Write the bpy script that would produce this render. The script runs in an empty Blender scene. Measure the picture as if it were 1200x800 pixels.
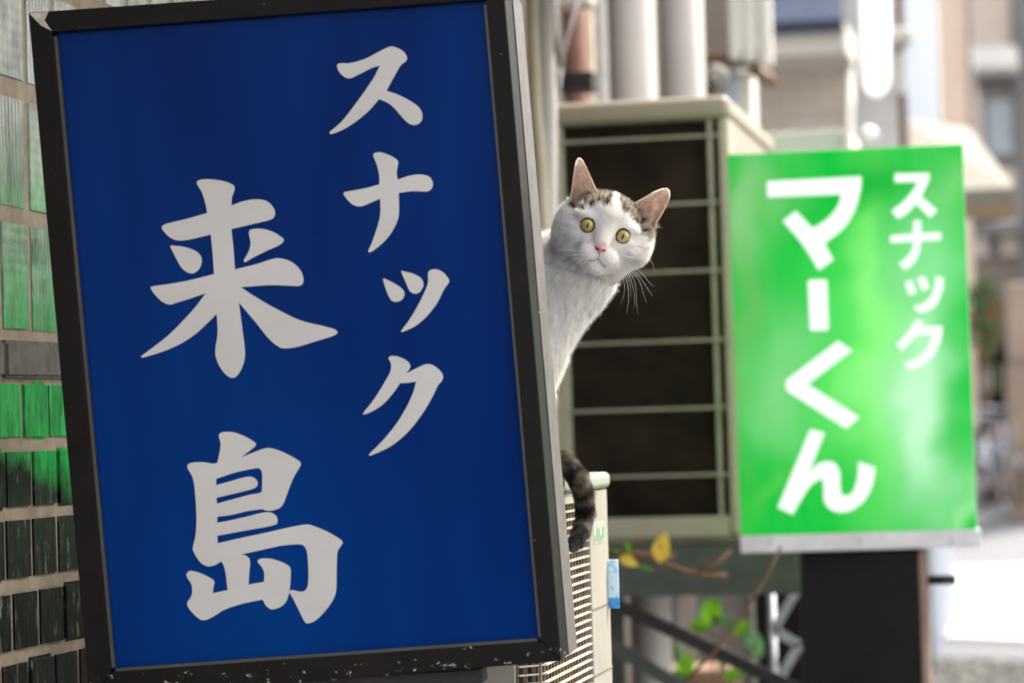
import bpy, bmesh, math, random, re
import numpy as np
from mathutils import Vector, Matrix, noise, geometry
random.seed(7); RNG = np.random.default_rng(7)
R_ = math.radians
S = bpy.context.scene
COL = S.collection

# ------------------------------------------------------------------ camera, light, exposure
CAM_H = 1.40
F_PX = 100.0 / 36.0 * 1200.0
YAW, PITCH, ROLL = R_(11.03), R_(1.89), R_(1.7)
DV = Vector((-math.sin(YAW) * math.cos(PITCH), math.cos(YAW) * math.cos(PITCH), math.sin(PITCH)))
r0 = Vector((math.cos(YAW), math.sin(YAW), 0)); u0 = r0.cross(DV)
CR = r0 * math.cos(ROLL) - u0 * math.sin(ROLL)
CU = r0 * math.sin(ROLL) + u0 * math.cos(ROLL)
CP = Vector((0, 0, CAM_H))
cd = bpy.data.cameras.new('camera'); cam = bpy.data.objects.new('camera', cd); COL.objects.link(cam)
cam.matrix_world = Matrix(((CR.x, CU.x, -DV.x, CP.x), (CR.y, CU.y, -DV.y, CP.y), (CR.z, CU.z, -DV.z, CP.z), (0, 0, 0, 1)))
cd.lens = 100; cd.sensor_width = 36; cd.clip_start = 0.05; cd.clip_end = 600
cd.dof.use_dof = True; cd.dof.focus_distance = 3.02; cd.dof.aperture_fstop = 5.6
S.camera = cam

SUN_EL, SUN_AZ = R_(50), R_(40)
W_ = bpy.data.worlds.new('World'); S.world = W_; W_.use_nodes = True
nt = W_.node_tree; bg = nt.nodes['Background']; sky = nt.nodes.new('ShaderNodeTexSky')
sky.sky_type = 'NISHITA'; sky.sun_disc = False; sky.sun_elevation = SUN_EL; sky.sun_rotation = SUN_AZ
sky.air_density = 1.0; sky.dust_density = 2.5; sky.ozone_density = 0.6
hs = nt.nodes.new('ShaderNodeHueSaturation'); hs.inputs['Saturation'].default_value = .38
tn = nt.nodes.new('ShaderNodeMix'); tn.data_type = 'RGBA'; tn.blend_type = 'MULTIPLY'; tn.inputs[0].default_value = 1; tn.inputs[7].default_value = (1, .95, .87, 1)
nt.links.new(sky.outputs[0], hs.inputs['Color']); nt.links.new(hs.outputs[0], tn.inputs[6]); nt.links.new(tn.outputs[2], bg.inputs[0]); bg.inputs[1].default_value = 0.15
sl = bpy.data.lights.new('sun', 'SUN'); sl.energy = 2.05; sl.angle = R_(0.5); sl.color = (1, 0.965, 0.91)
so = bpy.data.objects.new('sun', sl); COL.objects.link(so)
SV = Vector((math.cos(SUN_EL) * math.sin(SUN_AZ), math.cos(SUN_EL) * math.cos(SUN_AZ), math.sin(SUN_EL)))
so.rotation_euler = (-SV).to_track_quat('-Z', 'Y').to_euler()
S.view_settings.view_transform = 'Standard'; S.view_settings.look = 'None'
S.view_settings.exposure = 2.05; S.view_settings.gamma = 1
S.cycles.use_denoising = True; S.cycles.max_bounces = 8; S.cycles.transparent_max_bounces = 12
S.cycles.sample_clamp_indirect = 6

# ------------------------------------------------------------------ helpers
def ray(px, py): return DV + CR * ((px - 600) / F_PX) + CU * ((400 - py) / F_PX)
def atY(px, py, Y): r = ray(px, py); return CP + r * (Y / r.y)
def atX(px, py, X): r = ray(px, py); return CP + r * (X / r.x)
def atP(px, py, P0, n): r = ray(px, py); return CP + r * ((P0 - CP).dot(n) / r.dot(n))
def zat(px, py, Y): return atY(px, py, Y).z
def lin(c):
    return tuple([(x / 255 / 12.92) if x / 255 <= .04045 else ((x / 255 + .055) / 1.055) ** 2.4 for x in c] + [1.0])

WM = {}
def world_of(o): return WM.get(o.name, Matrix.Identity(4)) if o else Matrix.Identity(4)
def thing(name, label, cat, loc=(0, 0, 0), mat=None, group=None):
    o = bpy.data.objects.new(name, None); COL.objects.link(o); o.empty_display_size = .05
    M = mat.copy() if mat is not None else Matrix.Translation(Vector(loc))
    o.matrix_world = M; WM[o.name] = M
    o['label'] = label; o['category'] = cat
    if group: o['group'] = group
    return o
def tag(o, label=None, cat=None, group=None, kind=None):
    if label: o['label'] = label
    if cat: o['category'] = cat
    if group: o['group'] = group
    if kind: o['kind'] = kind
    return o
class MB:
    def __init__(s): s.v = []; s.f = []; s.sm = []
    def add(s, vs, fs, smooth=False):
        b = len(s.v); s.v += [Vector(p) for p in vs]
        for f in fs: s.f.append(tuple(i + b for i in f)); s.sm.append(smooth)
        return s
    def box(s, lo, hi, M=None):
        x0, y0, z0 = lo; x1, y1, z1 = hi
        vs = [Vector(p) for p in ((x0,y0,z0),(x1,y0,z0),(x1,y1,z0),(x0,y1,z0),(x0,y0,z1),(x1,y0,z1),(x1,y1,z1),(x0,y1,z1))]
        if M is not None: vs = [M @ p for p in vs]
        return s.add(vs, [(3,2,1,0),(4,5,6,7),(0,1,5,4),(1,2,6,5),(2,3,7,6),(3,0,4,7)])
    def bar(s, a, b, w, h, up=(0, 0, 1)):
        a, b = Vector(a), Vector(b); d = b - a; L = d.length; d.normalize()
        x = d.cross(Vector(up)); 
        if x.length < 1e-4: x = d.cross(Vector((0, 1, 0)))
        x.normalize(); z = x.cross(d)
        M = Matrix(((x.x, d.x, z.x, a.x), (x.y, d.y, z.y, a.y), (x.z, d.z, z.z, a.z), (0, 0, 0, 1)))
        return s.box((-w/2, 0, -h/2), (w/2, L, h/2), M)
    def tube(s, pts, r, n=10, cap=True, ell=1.0):
        pts = [Vector(p) for p in pts]; rr = r if isinstance(r, (list, tuple)) else [r] * len(pts)
        prev = None; rings = []; b = len(s.v)
        for i, p in enumerate(pts):
            d = (pts[min(i+1, len(pts)-1)] - pts[max(i-1, 0)]).normalized()
            if prev is None: x = d.orthogonal().normalized()
            else: x = (prev - d * prev.dot(d)).normalized()
            prev = x; y = d.cross(x)
            for k in range(n):
                a = 2 * math.pi * k / n; s.v.append(p + (x * math.cos(a) + y * math.sin(a) * ell) * rr[i])
        for i in range(len(pts) - 1):
            for k in range(n):
                k2 = (k + 1) % n; s.f.append((b+i*n+k, b+i*n+k2, b+(i+1)*n+k2, b+(i+1)*n+k)); s.sm.append(True)
        if cap:
            s.f.append(tuple(b + k for k in range(n))[::-1]); s.sm.append(False)
            s.f.append(tuple(b + (len(pts)-1)*n + k for k in range(n))); s.sm.append(False)
        return s
    def prism(s, poly, z0, z1, M=None):          # polygon in xy, extruded along z
        n = len(poly); vs = [Vector((p[0], p[1], z0)) for p in poly] + [Vector((p[0], p[1], z1)) for p in poly]
        if M is not None: vs = [M @ p for p in vs]
        return s.add(vs, [tuple(range(n))[::-1], tuple(range(n, 2*n))] + [(i, (i+1) % n, n+(i+1) % n, n+i) for i in range(n)])
    def mesh(s, name, M=None):
        me = bpy.data.meshes.new(name); vs = [(M @ p) if M is not None else p for p in s.v]
        me.from_pydata([tuple(p) for p in vs], [], s.f); me.polygons.foreach_set('use_smooth', s.sm); me.update()
        return me
def link(name, data, mat, parent=None, local=None):
    o = bpy.data.objects.new(name, data); COL.objects.link(o)
    if mat is not None and data is not None and len(data.materials) == 0: data.materials.append(mat)
    L = local if local is not None else Matrix.Identity(4)
    if parent: o.parent = parent
    o.matrix_local = L; WM[o.name] = world_of(parent) @ L
    return o
def obj(name, mb, mat, parent=None, bevel=0, world=True, seg=2):
    """Mesh given in world coordinates (or, world=False, in the parent's own)."""
    M = world_of(parent).inverted() if (parent and world) else None
    o = link(name, mb.mesh(name, M), mat, parent)
    if bevel:
        m = o.modifiers.new('bevel', 'BEVEL'); m.width = bevel; m.segments = seg; m.limit_method = 'ANGLE'; m.angle_limit = R_(40)
    return o

# ------------------------------------------------------------------ materials
def new_mat(name):
    m = bpy.data.materials.new(name); m.use_nodes = True
    return m, m.node_tree, m.node_tree.nodes['Principled BSDF']
def N(t, typ, **kw):
    n = t.nodes.new(typ)
    for k, v in kw.items():
        if k in n.inputs.keys(): n.inputs[k].default_value = v
        else: setattr(n, k, v)
    return n
def ramp(t, fac, stops):
    r = t.nodes.new('ShaderNodeValToRGB'); e = r.color_ramp.elements
    while len(e) > 1: e.remove(e[-1])
    e[0].position = stops[0][0]; e[0].color = stops[0][1]
    for p, c in stops[1:]: x = e.new(p); x.color = c
    t.links.new(fac, r.inputs[0]); return r
def mixc(t, fac, a, b, mode='MIX'):
    m = t.nodes.new('ShaderNodeMix'); m.data_type = 'RGBA'; m.blend_type = mode
    for sock, val in ((m.inputs[0], fac), (m.inputs[6], a), (m.inputs[7], b)):
        if isinstance(val, bpy.types.NodeSocket): t.links.new(val, sock)
        else: sock.default_value = val
    return m.outputs[2]
def math_(t, op, a, b=0.0, clamp=False):
    m = t.nodes.new('ShaderNodeMath'); m.operation = op; m.use_clamp = clamp
    for sock, val in ((m.inputs[0], a), (m.inputs[1], b)):
        if isinstance(val, bpy.types.NodeSocket): t.links.new(val, sock)
        else: sock.default_value = val
    return m.outputs[0]
def coords(t, kind='Object', scale=(1, 1, 1)):
    c = t.nodes.new('ShaderNodeTexCoord'); m = t.nodes.new('ShaderNodeMapping'); m.inputs['Scale'].default_value = scale
    t.links.new(c.outputs[kind], m.inputs[0]); return m.outputs[0]
def wpos(t, scale=(1, 1, 1)):
    g = t.nodes.new('ShaderNodeNewGeometry'); m = t.nodes.new('ShaderNodeMapping'); m.inputs['Scale'].default_value = scale
    t.links.new(g.outputs['Position'], m.inputs[0]); return m.outputs[0]
def nz(t, vec, scale, detail=4, rough=.6):
    n = t.nodes.new('ShaderNodeTexNoise'); n.inputs['Scale'].default_value = scale; n.inputs['Detail'].default_value = detail
    n.inputs['Roughness'].default_value = rough; t.links.new(vec, n.inputs['Vector']); return n.outputs[0]
def bump(t, b, h, strength=.3, dist=.002):
    n = t.nodes.new('ShaderNodeBump'); n.inputs['Strength'].default_value = strength; n.inputs['Distance'].default_value = dist
    t.links.new(h, n.inputs['Height']); t.links.new(n.outputs[0], b.inputs['Normal'])
def simple(name, c, rough=.5, c2=None, scale=8, metal=0, bmp=.15, spec=.5, speck=None, speck_t=.68, speck_s=60, coat=0):
    """Painted or plain surface: two tones through noise, optional chips."""
    m, t, b = new_mat(name); v = wpos(t)
    c2 = c2 or tuple(max(0, x * .82) for x in c)
    n = nz(t, v, scale, 6, .65); r = ramp(t, n, [(.3, lin(c2)), (.68, lin(c))]); out = r.outputs[0]
    if speck:
        n2 = nz(t, v, speck_s, 3, .6); k = ramp(t, n2, [(speck_t, (0,0,0,1)), (speck_t + .02, (1,1,1,1))])
        out = mixc(t, k.outputs[0], out, lin(speck))
    t.links.new(out, b.inputs['Base Color']); b.inputs['Metallic'].default_value = metal
    rr = ramp(t, nz(t, v, scale * 3, 4), [(.3, (max(.02, rough - .08),) * 3 + (1,)), (.7, (min(1, rough + .1),) * 3 + (1,))])
    t.links.new(rr.outputs[0], b.inputs['Roughness']); b.inputs['Specular IOR Level'].default_value = spec
    b.inputs['Coat Weight'].default_value = coat
    if bmp: bump(t, b, nz(t, v, scale * 25, 3), bmp, .0006)
    return m

def catmull(pts, per=6):
    """closed smooth outline; points flagged as corners stay sharp"""
    out = []; n = len(pts)
    for i in range(n):
        p0, p1, p2, p3 = pts[i-1], pts[i], pts[(i+1) % n], pts[(i+2) % n]
        a = Vector(p1[:2]); b = Vector(p2[:2])
        m1 = (b - a) if p1[2] else (b - Vector(p0[:2])) * .5
        m2 = (b - a) if p2[2] else (Vector(p3[:2]) - a) * .5
        L = (b - a).length
        if m1.length > L * 1.3: m1 *= L * 1.3 / m1.length
        if m2.length > L * 1.3: m2 *= L * 1.3 / m2.length
        for k in range(per):
            t = k / per; t2 = t*t; t3 = t2*t
            out.append(a*(2*t3-3*t2+1) + m1*(t3-2*t2+t) + b*(-2*t3+3*t2) + m2*(t3-t2))
            if p1[2] and p2[2]: break
    return out
def outline(txt, ox, oy, sc, per=6):
    pts = [(float(a), float(b), 1 if c else 0) for a, b, c in re.findall(r'\(([-\d.]+),([-\d.]+)\)(c?)', txt.replace(' ', ''))]
    return [(ox + p.x * sc, oy + p.y * sc) for p in catmull(pts, per)]
def glyph_mesh(name, loops, to_local, z, th=.0006):
    """filled outline printed on a sign: to_local(px,py) -> (x,z) on the sign face"""
    L = [[Vector((*to_local(*p), 0)) for p in lp] for lp in loops]
    flat = [p for lp in L for p in lp]; tris = None
    fl_, k_ = [], 0
    for lp in L: fl_.append(list(range(k_, k_ + len(lp)))); k_ += len(lp)
    cv, _, tris, *_r = geometry.delaunay_2d_cdt([p.xy * 1000 for p in flat], [], fl_, 2, 1e-6)
    mb = MB(); vs = [Vector((p.x / 1000, z, p.y / 1000)) for p in cv]
    fs = []
    for a, b, c in tris:
        nrm = (vs[b]-vs[a]).cross(vs[c]-vs[a])
        fs.append((a, b, c) if nrm.y < 0 else (a, c, b))
    mb.add(vs, fs)
    for lp in L:
        n = len(lp); k = len(mb.v); mb.v += [Vector((p.x, z, p.y)) for p in lp]; b = len(mb.v); mb.v += [Vector((p.x, z + th, p.y)) for p in lp]
        for i in range(n): mb.f.append((k+i, k+(i+1) % n, b+(i+1) % n, b+i)); mb.sm.append(False)
    return mb

# ------------------------------------------------------------------ the setting: road and slope
WX = -1.12                                   # plane of the tiled wall along the left of the lane
def asphalt():
    m, t, b = new_mat('asphalt'); v = wpos(t)
    r = ramp(t, nz(t, v, 1.2, 6, .7), [(.3, lin((92, 92, 97))), (.7, lin((110, 110, 114)))])
    r2 = ramp(t, nz(t, v, 60, 3), [(.35, lin((66, 66, 68))), (.65, lin((150, 149, 148)))])
    t.links.new(mixc(t, .35, r.outputs[0], r2.outputs[0]), b.inputs['Base Color']); b.inputs['Roughness'].default_value = .85
    bump(t, b, nz(t, v, 120, 3), .5, .004); return m
M_ROAD = asphalt()
g = MB()
ys = [-40, 2, 6, 10, 14, 18, 22, 27, 29, 31, 33, 36, 60, 120, 300]
def gz(y): return 0 if y < 27 else (.52 * min(1, (y - 27) / 5) if y < 60 else .52)
xs = [-200, -40, -12, -4, -2, 0, 2, 4, 12, 40, 200]
g.add([(x, y, gz(y)) for y in ys for x in xs], [(j*len(xs)+i, j*len(xs)+i+1, (j+1)*len(xs)+i+1, (j+1)*len(xs)+i) for j in range(len(ys)-1) for i in range(len(xs)-1)])
tag(obj('road', g, M_ROAD), 'pale grey lane surface running away between the buildings', kind='structure')
M_SLAB = simple('sunlit_patch_pale', (232, 230, 226), .8, (214, 211, 206), 2.5, bmp=.3)  # pool of sun on the road, painted as a pale slab
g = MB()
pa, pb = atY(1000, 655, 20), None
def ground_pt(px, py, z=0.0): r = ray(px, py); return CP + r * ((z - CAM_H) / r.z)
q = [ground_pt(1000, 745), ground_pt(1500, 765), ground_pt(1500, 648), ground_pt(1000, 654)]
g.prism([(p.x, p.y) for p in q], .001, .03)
tag(obj('sunlit_patch', g, M_SLAB), 'sunlit patch across the lane, its brightness given by a pale slab', kind='structure')

# ------------------------------------------------------------------ tiled building on the left
def tile_green():
    m, t, b = new_mat('green_to_black_tile'); g = t.nodes.new('ShaderNodeNewGeometry')
    sp = t.nodes.new('ShaderNodeSeparateXYZ'); t.links.new(g.outputs['Position'], sp.inputs[0])
    v = wpos(t)
    zlo, zhi = zat(60, 640, 3.05), zat(60, 540, 3.05)
    h = math_(t, 'ADD', sp.outputs[2], math_(t, 'MULTIPLY', math_(t, 'SUBTRACT', sp.outputs[1], 3.08), .22))
    h = math_(t, 'ADD', h, math_(t, 'MULTIPLY', math_(t, 'SUBTRACT', nz(t, wpos(t, (1, 1, .6)), 22, 4, .7), .5), .07))
    f = math_(t, 'DIVIDE', math_(t, 'SUBTRACT', h, zlo + .018), zhi - zlo, )
    k = ramp(t, f, [(.3, (0,0,0,1)), (.62, (1,1,1,1))])  # green above, changing to black lower down
    gr = ramp(t, nz(t, wpos(t, (1, 1, .35)), 60, 5, .7), [(.3, lin((16, 96, 42))), (.5, lin((34, 158, 70))), (.72, lin((70, 196, 104)))])
    bl = ramp(t, nz(t, wpos(t, (1, 1.2, .3)), 75, 5, .75), [(.40, lin((8, 8, 9))), (.58, lin((26, 25, 25))), (.67, lin((140, 136, 130)))])
    t.links.new(mixc(t, k.outputs[0], bl.outputs[0], gr.outputs[0]), b.inputs['Base Color'])
    b.inputs['Roughness'].default_value = .36; b.inputs['Specular IOR Level'].default_value = .2
    bump(t, b, nz(t, wpos(t, (1, 1, .4)), 60, 3), .3, .002); return m
def tile_glass(vert):
    m, t, b = new_mat('ribbed_glass_tile'); v = wpos(t)
    w = t.nodes.new('ShaderNodeTexWave'); w.wave_type = 'BANDS'; w.bands_direction = 'Y' if vert else 'Z'
    w.inputs['Scale'].default_value = 32 if vert else 25; w.inputs['Distortion'].default_value = 1.2; w.inputs['Detail'].default_value = 2; t.links.new(v, w.inputs['Vector'])
    sp = t.nodes.new('ShaderNodeSeparateXYZ'); t.links.new(coords(t), sp.inputs[0])
    z0 = zat(20, 400, 3.0); g2 = t.nodes.new('ShaderNodeNewGeometry'); s2 = t.nodes.new('ShaderNodeSeparateXYZ'); t.links.new(g2.outputs['Position'], s2.inputs[0])
    low = math_(t, 'DIVIDE', math_(t, 'SUBTRACT', s2.outputs[2], z0), .30, True)          # greener glass lower down
    inn = math_(t, 'MULTIPLY', math_(t, 'ADD', sp.outputs[2], .05), 9, True)
    g0 = mixc(t, low, lin((78, 196, 112)), lin((214, 222, 210)))
    g1 = mixc(t, low, lin((140, 182, 142)), lin((214, 216, 206)))
    c = mixc(t, inn, g0, g1)
    c = mixc(t, math_(t, 'MULTIPLY', w.outputs['Fac'], .34 if vert else .16), c, lin((120, 126, 114)))
    n = ramp(t, nz(t, wpos(t, (1, 1, .4)), 30, 5, .7), [(.35, (.45,.45,.45,1)), (.65, (1,1,1,1))])
    t.links.new(mixc(t, 1.0, c, n.outputs[0], 'MULTIPLY'), b.inputs['Base Color'])
    b.inputs['Roughness'].default_value = .2; b.inputs['Coat Weight'].default_value = .4
    bump(t, b, w.outputs['Fac'], .5 if vert else .2, .0015); return m
M_GREEN = tile_green(); M_GV = tile_glass(True); M_GH = tile_glass(False)
M_MORTAR = simple('mortar', (172, 157, 138), .9, (140, 126, 108), 30, bmp=.6)
M_DARKSTONE = simple('grey_stone_course', (120, 116, 106), .8, (84, 82, 76), 40, bmp=.6)
M_WALL = simple('brown_render', (78, 65, 56), .85, (52, 43, 37), 3)
bld = thing('tiled_building', 'building clad in green, black and ribbed glass tiles at the left edge', 'building', (WX, 3, 0))
obj('wall', MB().box((-6, 1.9, 0), (WX - .012, 8.6, 6.5)), M_WALL, bld)
zc = lambda y: zat(20, y, 3.02)
obj('added_eave', MB().box((WX - .01, 1.9, 2.26), (WX + .60, 5.3, 2.34)).box((WX + .585, 1.9, 2.20), (WX + .60, 5.3, 2.2599)), simple('eave_bounce_white', (214, 208, 198), .7), bld, .003)  # unseen overhang added to shade the tiled wall; pale underside adds bounce
obj('mortar_bed', MB().box((WX - .012, 2.2, zc(1000)), (WX + .0080, 4.3, zc(-260))), M_MORTAR, bld)
PY = .0880; Y0 = atX(24, 300, WX).y
mesh_cache = {}
def tile(name, w, h, d, mat, y, z, parent):
    key = (name, round(w, 3), round(h, 3), mat.name)
    if key not in mesh_cache:
        bm = bmesh.new(); bmesh.ops.create_cube(bm, size=1)
        for v in bm.verts: v.co.x = v.co.x * d; v.co.y *= w; v.co.z *= h
        bmesh.ops.bevel(bm, geom=[e for e in bm.edges], offset=.0035, segments=2, affect='EDGES')
        me = bpy.data.meshes.new(name); bm.to_mesh(me); bm.free(); me.materials.append(mat); mesh_cache[key] = me
    rx = random.uniform(-.012, .012)
    loc = Matrix.Translation(Vector((WX + random.uniform(-.0008, .0012), y, z)) - Vector((WX, 3, 0))) @ Matrix.Rotation(rx, 4, 'X') @ Matrix.Rotation(random.uniform(-.01, .01), 4, 'Z')
    return link(name, mesh_cache[key], None, parent, loc)
grow = [(-135, -20), (-7, 110), (126, 256), (268, 394)]
for ri, (a, b_) in enumerate(grow):
    z1, z0 = zc(a), zc(b_); off = 0 if ri > 1 else 0
    for c in range(-4, 12):
        tile('glass_tile', PY - .0085, z1 - z0, .02, M_GV if (c + ri) % 2 else M_GH, Y0 + off + (c + .5) * PY + .001, (z0 + z1) / 2, bld)
z1, z0 = zc(403), zc(445)
for c in range(-1, 5): tile('stone_course', PY * 3 - .003, z1 - z0, .03, M_DARKSTONE, Y0 + (c * 3 + .5) * PY, (z0 + z1) / 2, bld)
for ri, (a, b_) in enumerate([(451, 514), (527, 592), (604, 672), (686, 752), (764, 828), (842, 905)]):
    z1, z0 = zc(a), zc(b_)
    for c in range(-4, 12):
        tile('wall_tile', PY * .90 - .004, z1 - z0 + .0035, .022, M_GREEN, Y0 + (c + [.1, .4, .35, .55, .1, .5][ri]) * PY * .90, (z0 + z1) / 2, bld)

# ------------------------------------------------------------------ blue sign
P0 = atY(345, 400, 2.66); a5 = R_(5)
nS = Vector((-math.sin(a5), math.cos(a5), 0))
TL, TR, BR, BL = [atP(*p, P0, nS) for p in ((33, 15), (589, -24), (658, 774), (106, 820))]
ex = ((TR - TL) + (BR - BL)).normalized(); ez = ex.cross(nS).normalized()
cS = (TL + TR + BR + BL) / 4
wS = ((TR - TL).length + (BR - BL).length) / 2; hS = ((TL - BL).length + (TR - BR).length) / 2
MS = Matrix(((ex.x, nS.x, ez.x, cS.x), (ex.y, nS.y, ez.y, cS.y), (ex.z, nS.z, ez.z, cS.z), (0, 0, 0, 1)))
print('blue sign', wS, hS, (TL - BL).normalized().dot(ex))
MSi = MS.inverted()
def loc_blue(px, py): p = MSi @ atP(px, py, P0, nS); return p.x, p.z
def frame_mat():
    m, t, b = new_mat('black_frame_paint'); v = coords(t); sp = t.nodes.new('ShaderNodeSeparateXYZ'); t.links.new(v, sp.inputs[0])
    r = ramp(t, nz(t, v, 14, 6, .7), [(.3, lin((10, 8, 7))), (.7, lin((24, 19, 17)))])
    low = ramp(t, math_(t, 'MULTIPLY', sp.outputs[2], -1), [(.0, (0,0,0,1)), (.29, (0,0,0,1)), (.325, (1,1,1,1))])
    n = math_(t, 'ADD', nz(t, coords(t, 'Object', (1, 1, 1.6)), 70, 5, .75), math_(t, 'MULTIPLY', low.outputs[0], .085))
    k = ramp(t, n, [(.685, (0,0,0,1)), (.71, (1,1,1,1))])
    sc_ = ramp(t, nz(t, coords(t, 'Object', (1, 1, .04)), 160, 3), [(.70, (0,0,0,1)), (.76, (1,1,1,1))])
    c = mixc(t, math_(t, 'MULTIPLY', sc_.outputs[0], .25), r.outputs[0], lin((96, 84, 74)))
    t.links.new(mixc(t, k.outputs[0], c, lin((186, 174, 158))), b.inputs['Base Color'])
    b.inputs['Roughness'].default_value = .5; b.inputs['Specular IOR Level'].default_value = .12; bump(t, b, n, .4, .001); return m
M_FRAME = frame_mat()
def side_mat():
    m, t, b = new_mat('weathered_frame_side'); v = coords(t)
    sp = t.nodes.new('ShaderNodeSeparateXYZ'); t.links.new(v, sp.inputs[0])
    n = nz(t, coords(t, 'Object', (1, 1, .15)), 30, 6, .7)
    r = ramp(t, n, [(.3, lin((112, 106, 108))), (.7, lin((142, 136, 138)))])
    n2 = ramp(t, nz(t, v, 45, 3), [(.70, (0,0,0,1)), (.73, (1,1,1,1))])
    t.links.new(mixc(t, n2.outputs[0], r.outputs[0], lin((190, 188, 184))), b.inputs['Base Color'])
    b.inputs['Roughness'].default_value = .42; b.inputs['Metallic'].default_value = .35; bump(t, b, n, .2, .001); return m
M_SIDE = side_mat()
def blue_mat():
    m, t, b = new_mat('blue_acrylic'); v = coords(t, 'Object', (1, 1, .2))
    r = ramp(t, nz(t, v, 2.6, 4), [(.36, lin((0, 27, 84))), (.64, lin((0, 50, 116)))])  # two blues in tall soft noise stand in for reflections
    d = ramp(t, nz(t, coords(t), 90, 3), [(.74, (0,0,0,1)), (.78, (1,1,1,1))])
    t.links.new(mixc(t, math_(t, 'MULTIPLY', d.outputs[0], .15), r.outputs[0], lin((60, 90, 150))), b.inputs['Base Color'])
    b.inputs['Roughness'].default_value = .22; b.inputs['Specular IOR Level'].default_value = .03; return m
M_BLUE = blue_mat()
M_LETTER = simple('white_lettering', (188, 184, 181), .45, (179, 175, 172), 10, bmp=0, spec=.2)
sg = thing('snack_bar_sign', 'large tilted blue sign with black frame and white Japanese lettering, nearest the camera', 'sign', mat=MS)
DS = .165
def fr(name, poly):                                  # mitred frame member, poly in (x,z)
    mb = MB(); n = len(poly)
    vs = [(p[0], 0, p[1]) for p in poly] + [(p[0], DS, p[1]) for p in poly]
    mb.add(vs, [tuple(range(n)), tuple(range(n, 2*n))[::-1]] + [(i, n+i, n+(i+1) % n, (i+1) % n) for i in range(n)])
    o = obj(name, mb, M_FRAME, sg, .0012, world=False); o.data.materials.append(M_SIDE); return o
hw, hh = wS / 2, hS / 2; fw = .0195; e = .0002
inn = [loc_blue(61, 38), loc_blue(569, 0), loc_blue(634, 751), loc_blue(130, 787)]
il, ir_ = (inn[0][0] + inn[3][0]) / 2, (inn[1][0] + inn[2][0]) / 2
it, ib = (inn[0][1] + inn[1][1]) / 2, (inn[2][1] + inn[3][1]) / 2
print('inner', il + hw, hw - ir_, hh - it, ib + hh)
o_ = [loc_blue(*p) for p in ((33, 15), (589.5, -24), (658, 774), (105, 820))]; i_ = inn; print('corners', o_, i_)
def member(k):
    a, b = o_[k], o_[(k+1) % 4]; c, d = i_[(k+1) % 4], i_[k]
    return [a, b, c, d]
for k in range(4):
    o = fr('frame_member', member(k))
    if k == 1:                                       # the side facing the lane is bare weathered metal
        for p in o.data.polygons:
            if p.normal.x > .9: p.material_index = 1
M_LIP = simple('lip', (58, 52, 46), .4)
for k_, w_l in ((1, .0025), (2, .003), (3, .0035)):
    a_, b_ = Vector(inn[k_]), Vector(inn[(k_+1) % 4]); d_ = (b_ - a_).normalized(); n_i = Vector((d_.y, -d_.x)) * w_l
    if n_i.dot(-(a_ + b_) / 2) < 0: n_i = -n_i
    q4 = [a_ + d_ * .004, b_ - d_ * .004, b_ - d_ * .004 + n_i, a_ + d_ * .004 + n_i]
    vs_ = [(p.x, .004, p.y) for p in q4] + [(p.x, .0095, p.y) for p in q4]
    obj('inner_lip', MB().add(vs_, [(0, 1, 2, 3), (7, 6, 5, 4), (0, 4, 5, 1), (1, 5, 6, 2), (2, 6, 7, 3), (3, 7, 4, 0)]), M_LIP, sg, world=False)
t1_, t2_ = Vector(o_[1]), Vector(o_[2]); vs_ = []
for y_ in (.072, DS + .0005):
    for p in (t1_, t2_): vs_ += [(p.x - .001, y_, p.y), (p.x + .0012, y_, p.y)]
obj('side_trim', MB().add(vs_, [(0, 1, 3, 2), (6, 7, 5, 4), (1, 5, 7, 3), (0, 2, 6, 4), (0, 4, 5, 1), (2, 3, 7, 6)]), simple('side_trim_paint', (96, 90, 88), .5, (72, 68, 66), 30, speck=(190, 186, 180), speck_t=.72, speck_s=90), sg, world=False)
wc = [loc_blue(*p) for p in ((34, 16), (57, 14), (52, 24), (61, 37), (48, 30))]
mbw = MB(); mbw.add([(x, y_, z) for y_ in (-.0006, .0002) for x, z in wc], [(0, 1, 2, 3, 4), (9, 8, 7, 6, 5)] + [(i, 5 + i, 5 + (i+1) % 5, (i+1) % 5) for i in range(5)])
obj('bare_corner', mbw, simple('bare_metal', (214, 208, 194), .5, (150, 140, 126), 120, bmp=.4), sg, world=False)
obj('panel', MB().box((il - .006, .010, ib - .012), (ir_ + .006, .016, it + .012)), M_BLUE, sg, world=False)
obj('back_panel', MB().box((il, DS - .016, ib), (ir_, DS - .010, it)), M_BLUE, sg, world=False)
GA = (140, 190, .35); GB = (180, 480, 250/741); GC = (370, 30, .35); GD = (400, 290, 140/431)
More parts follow.
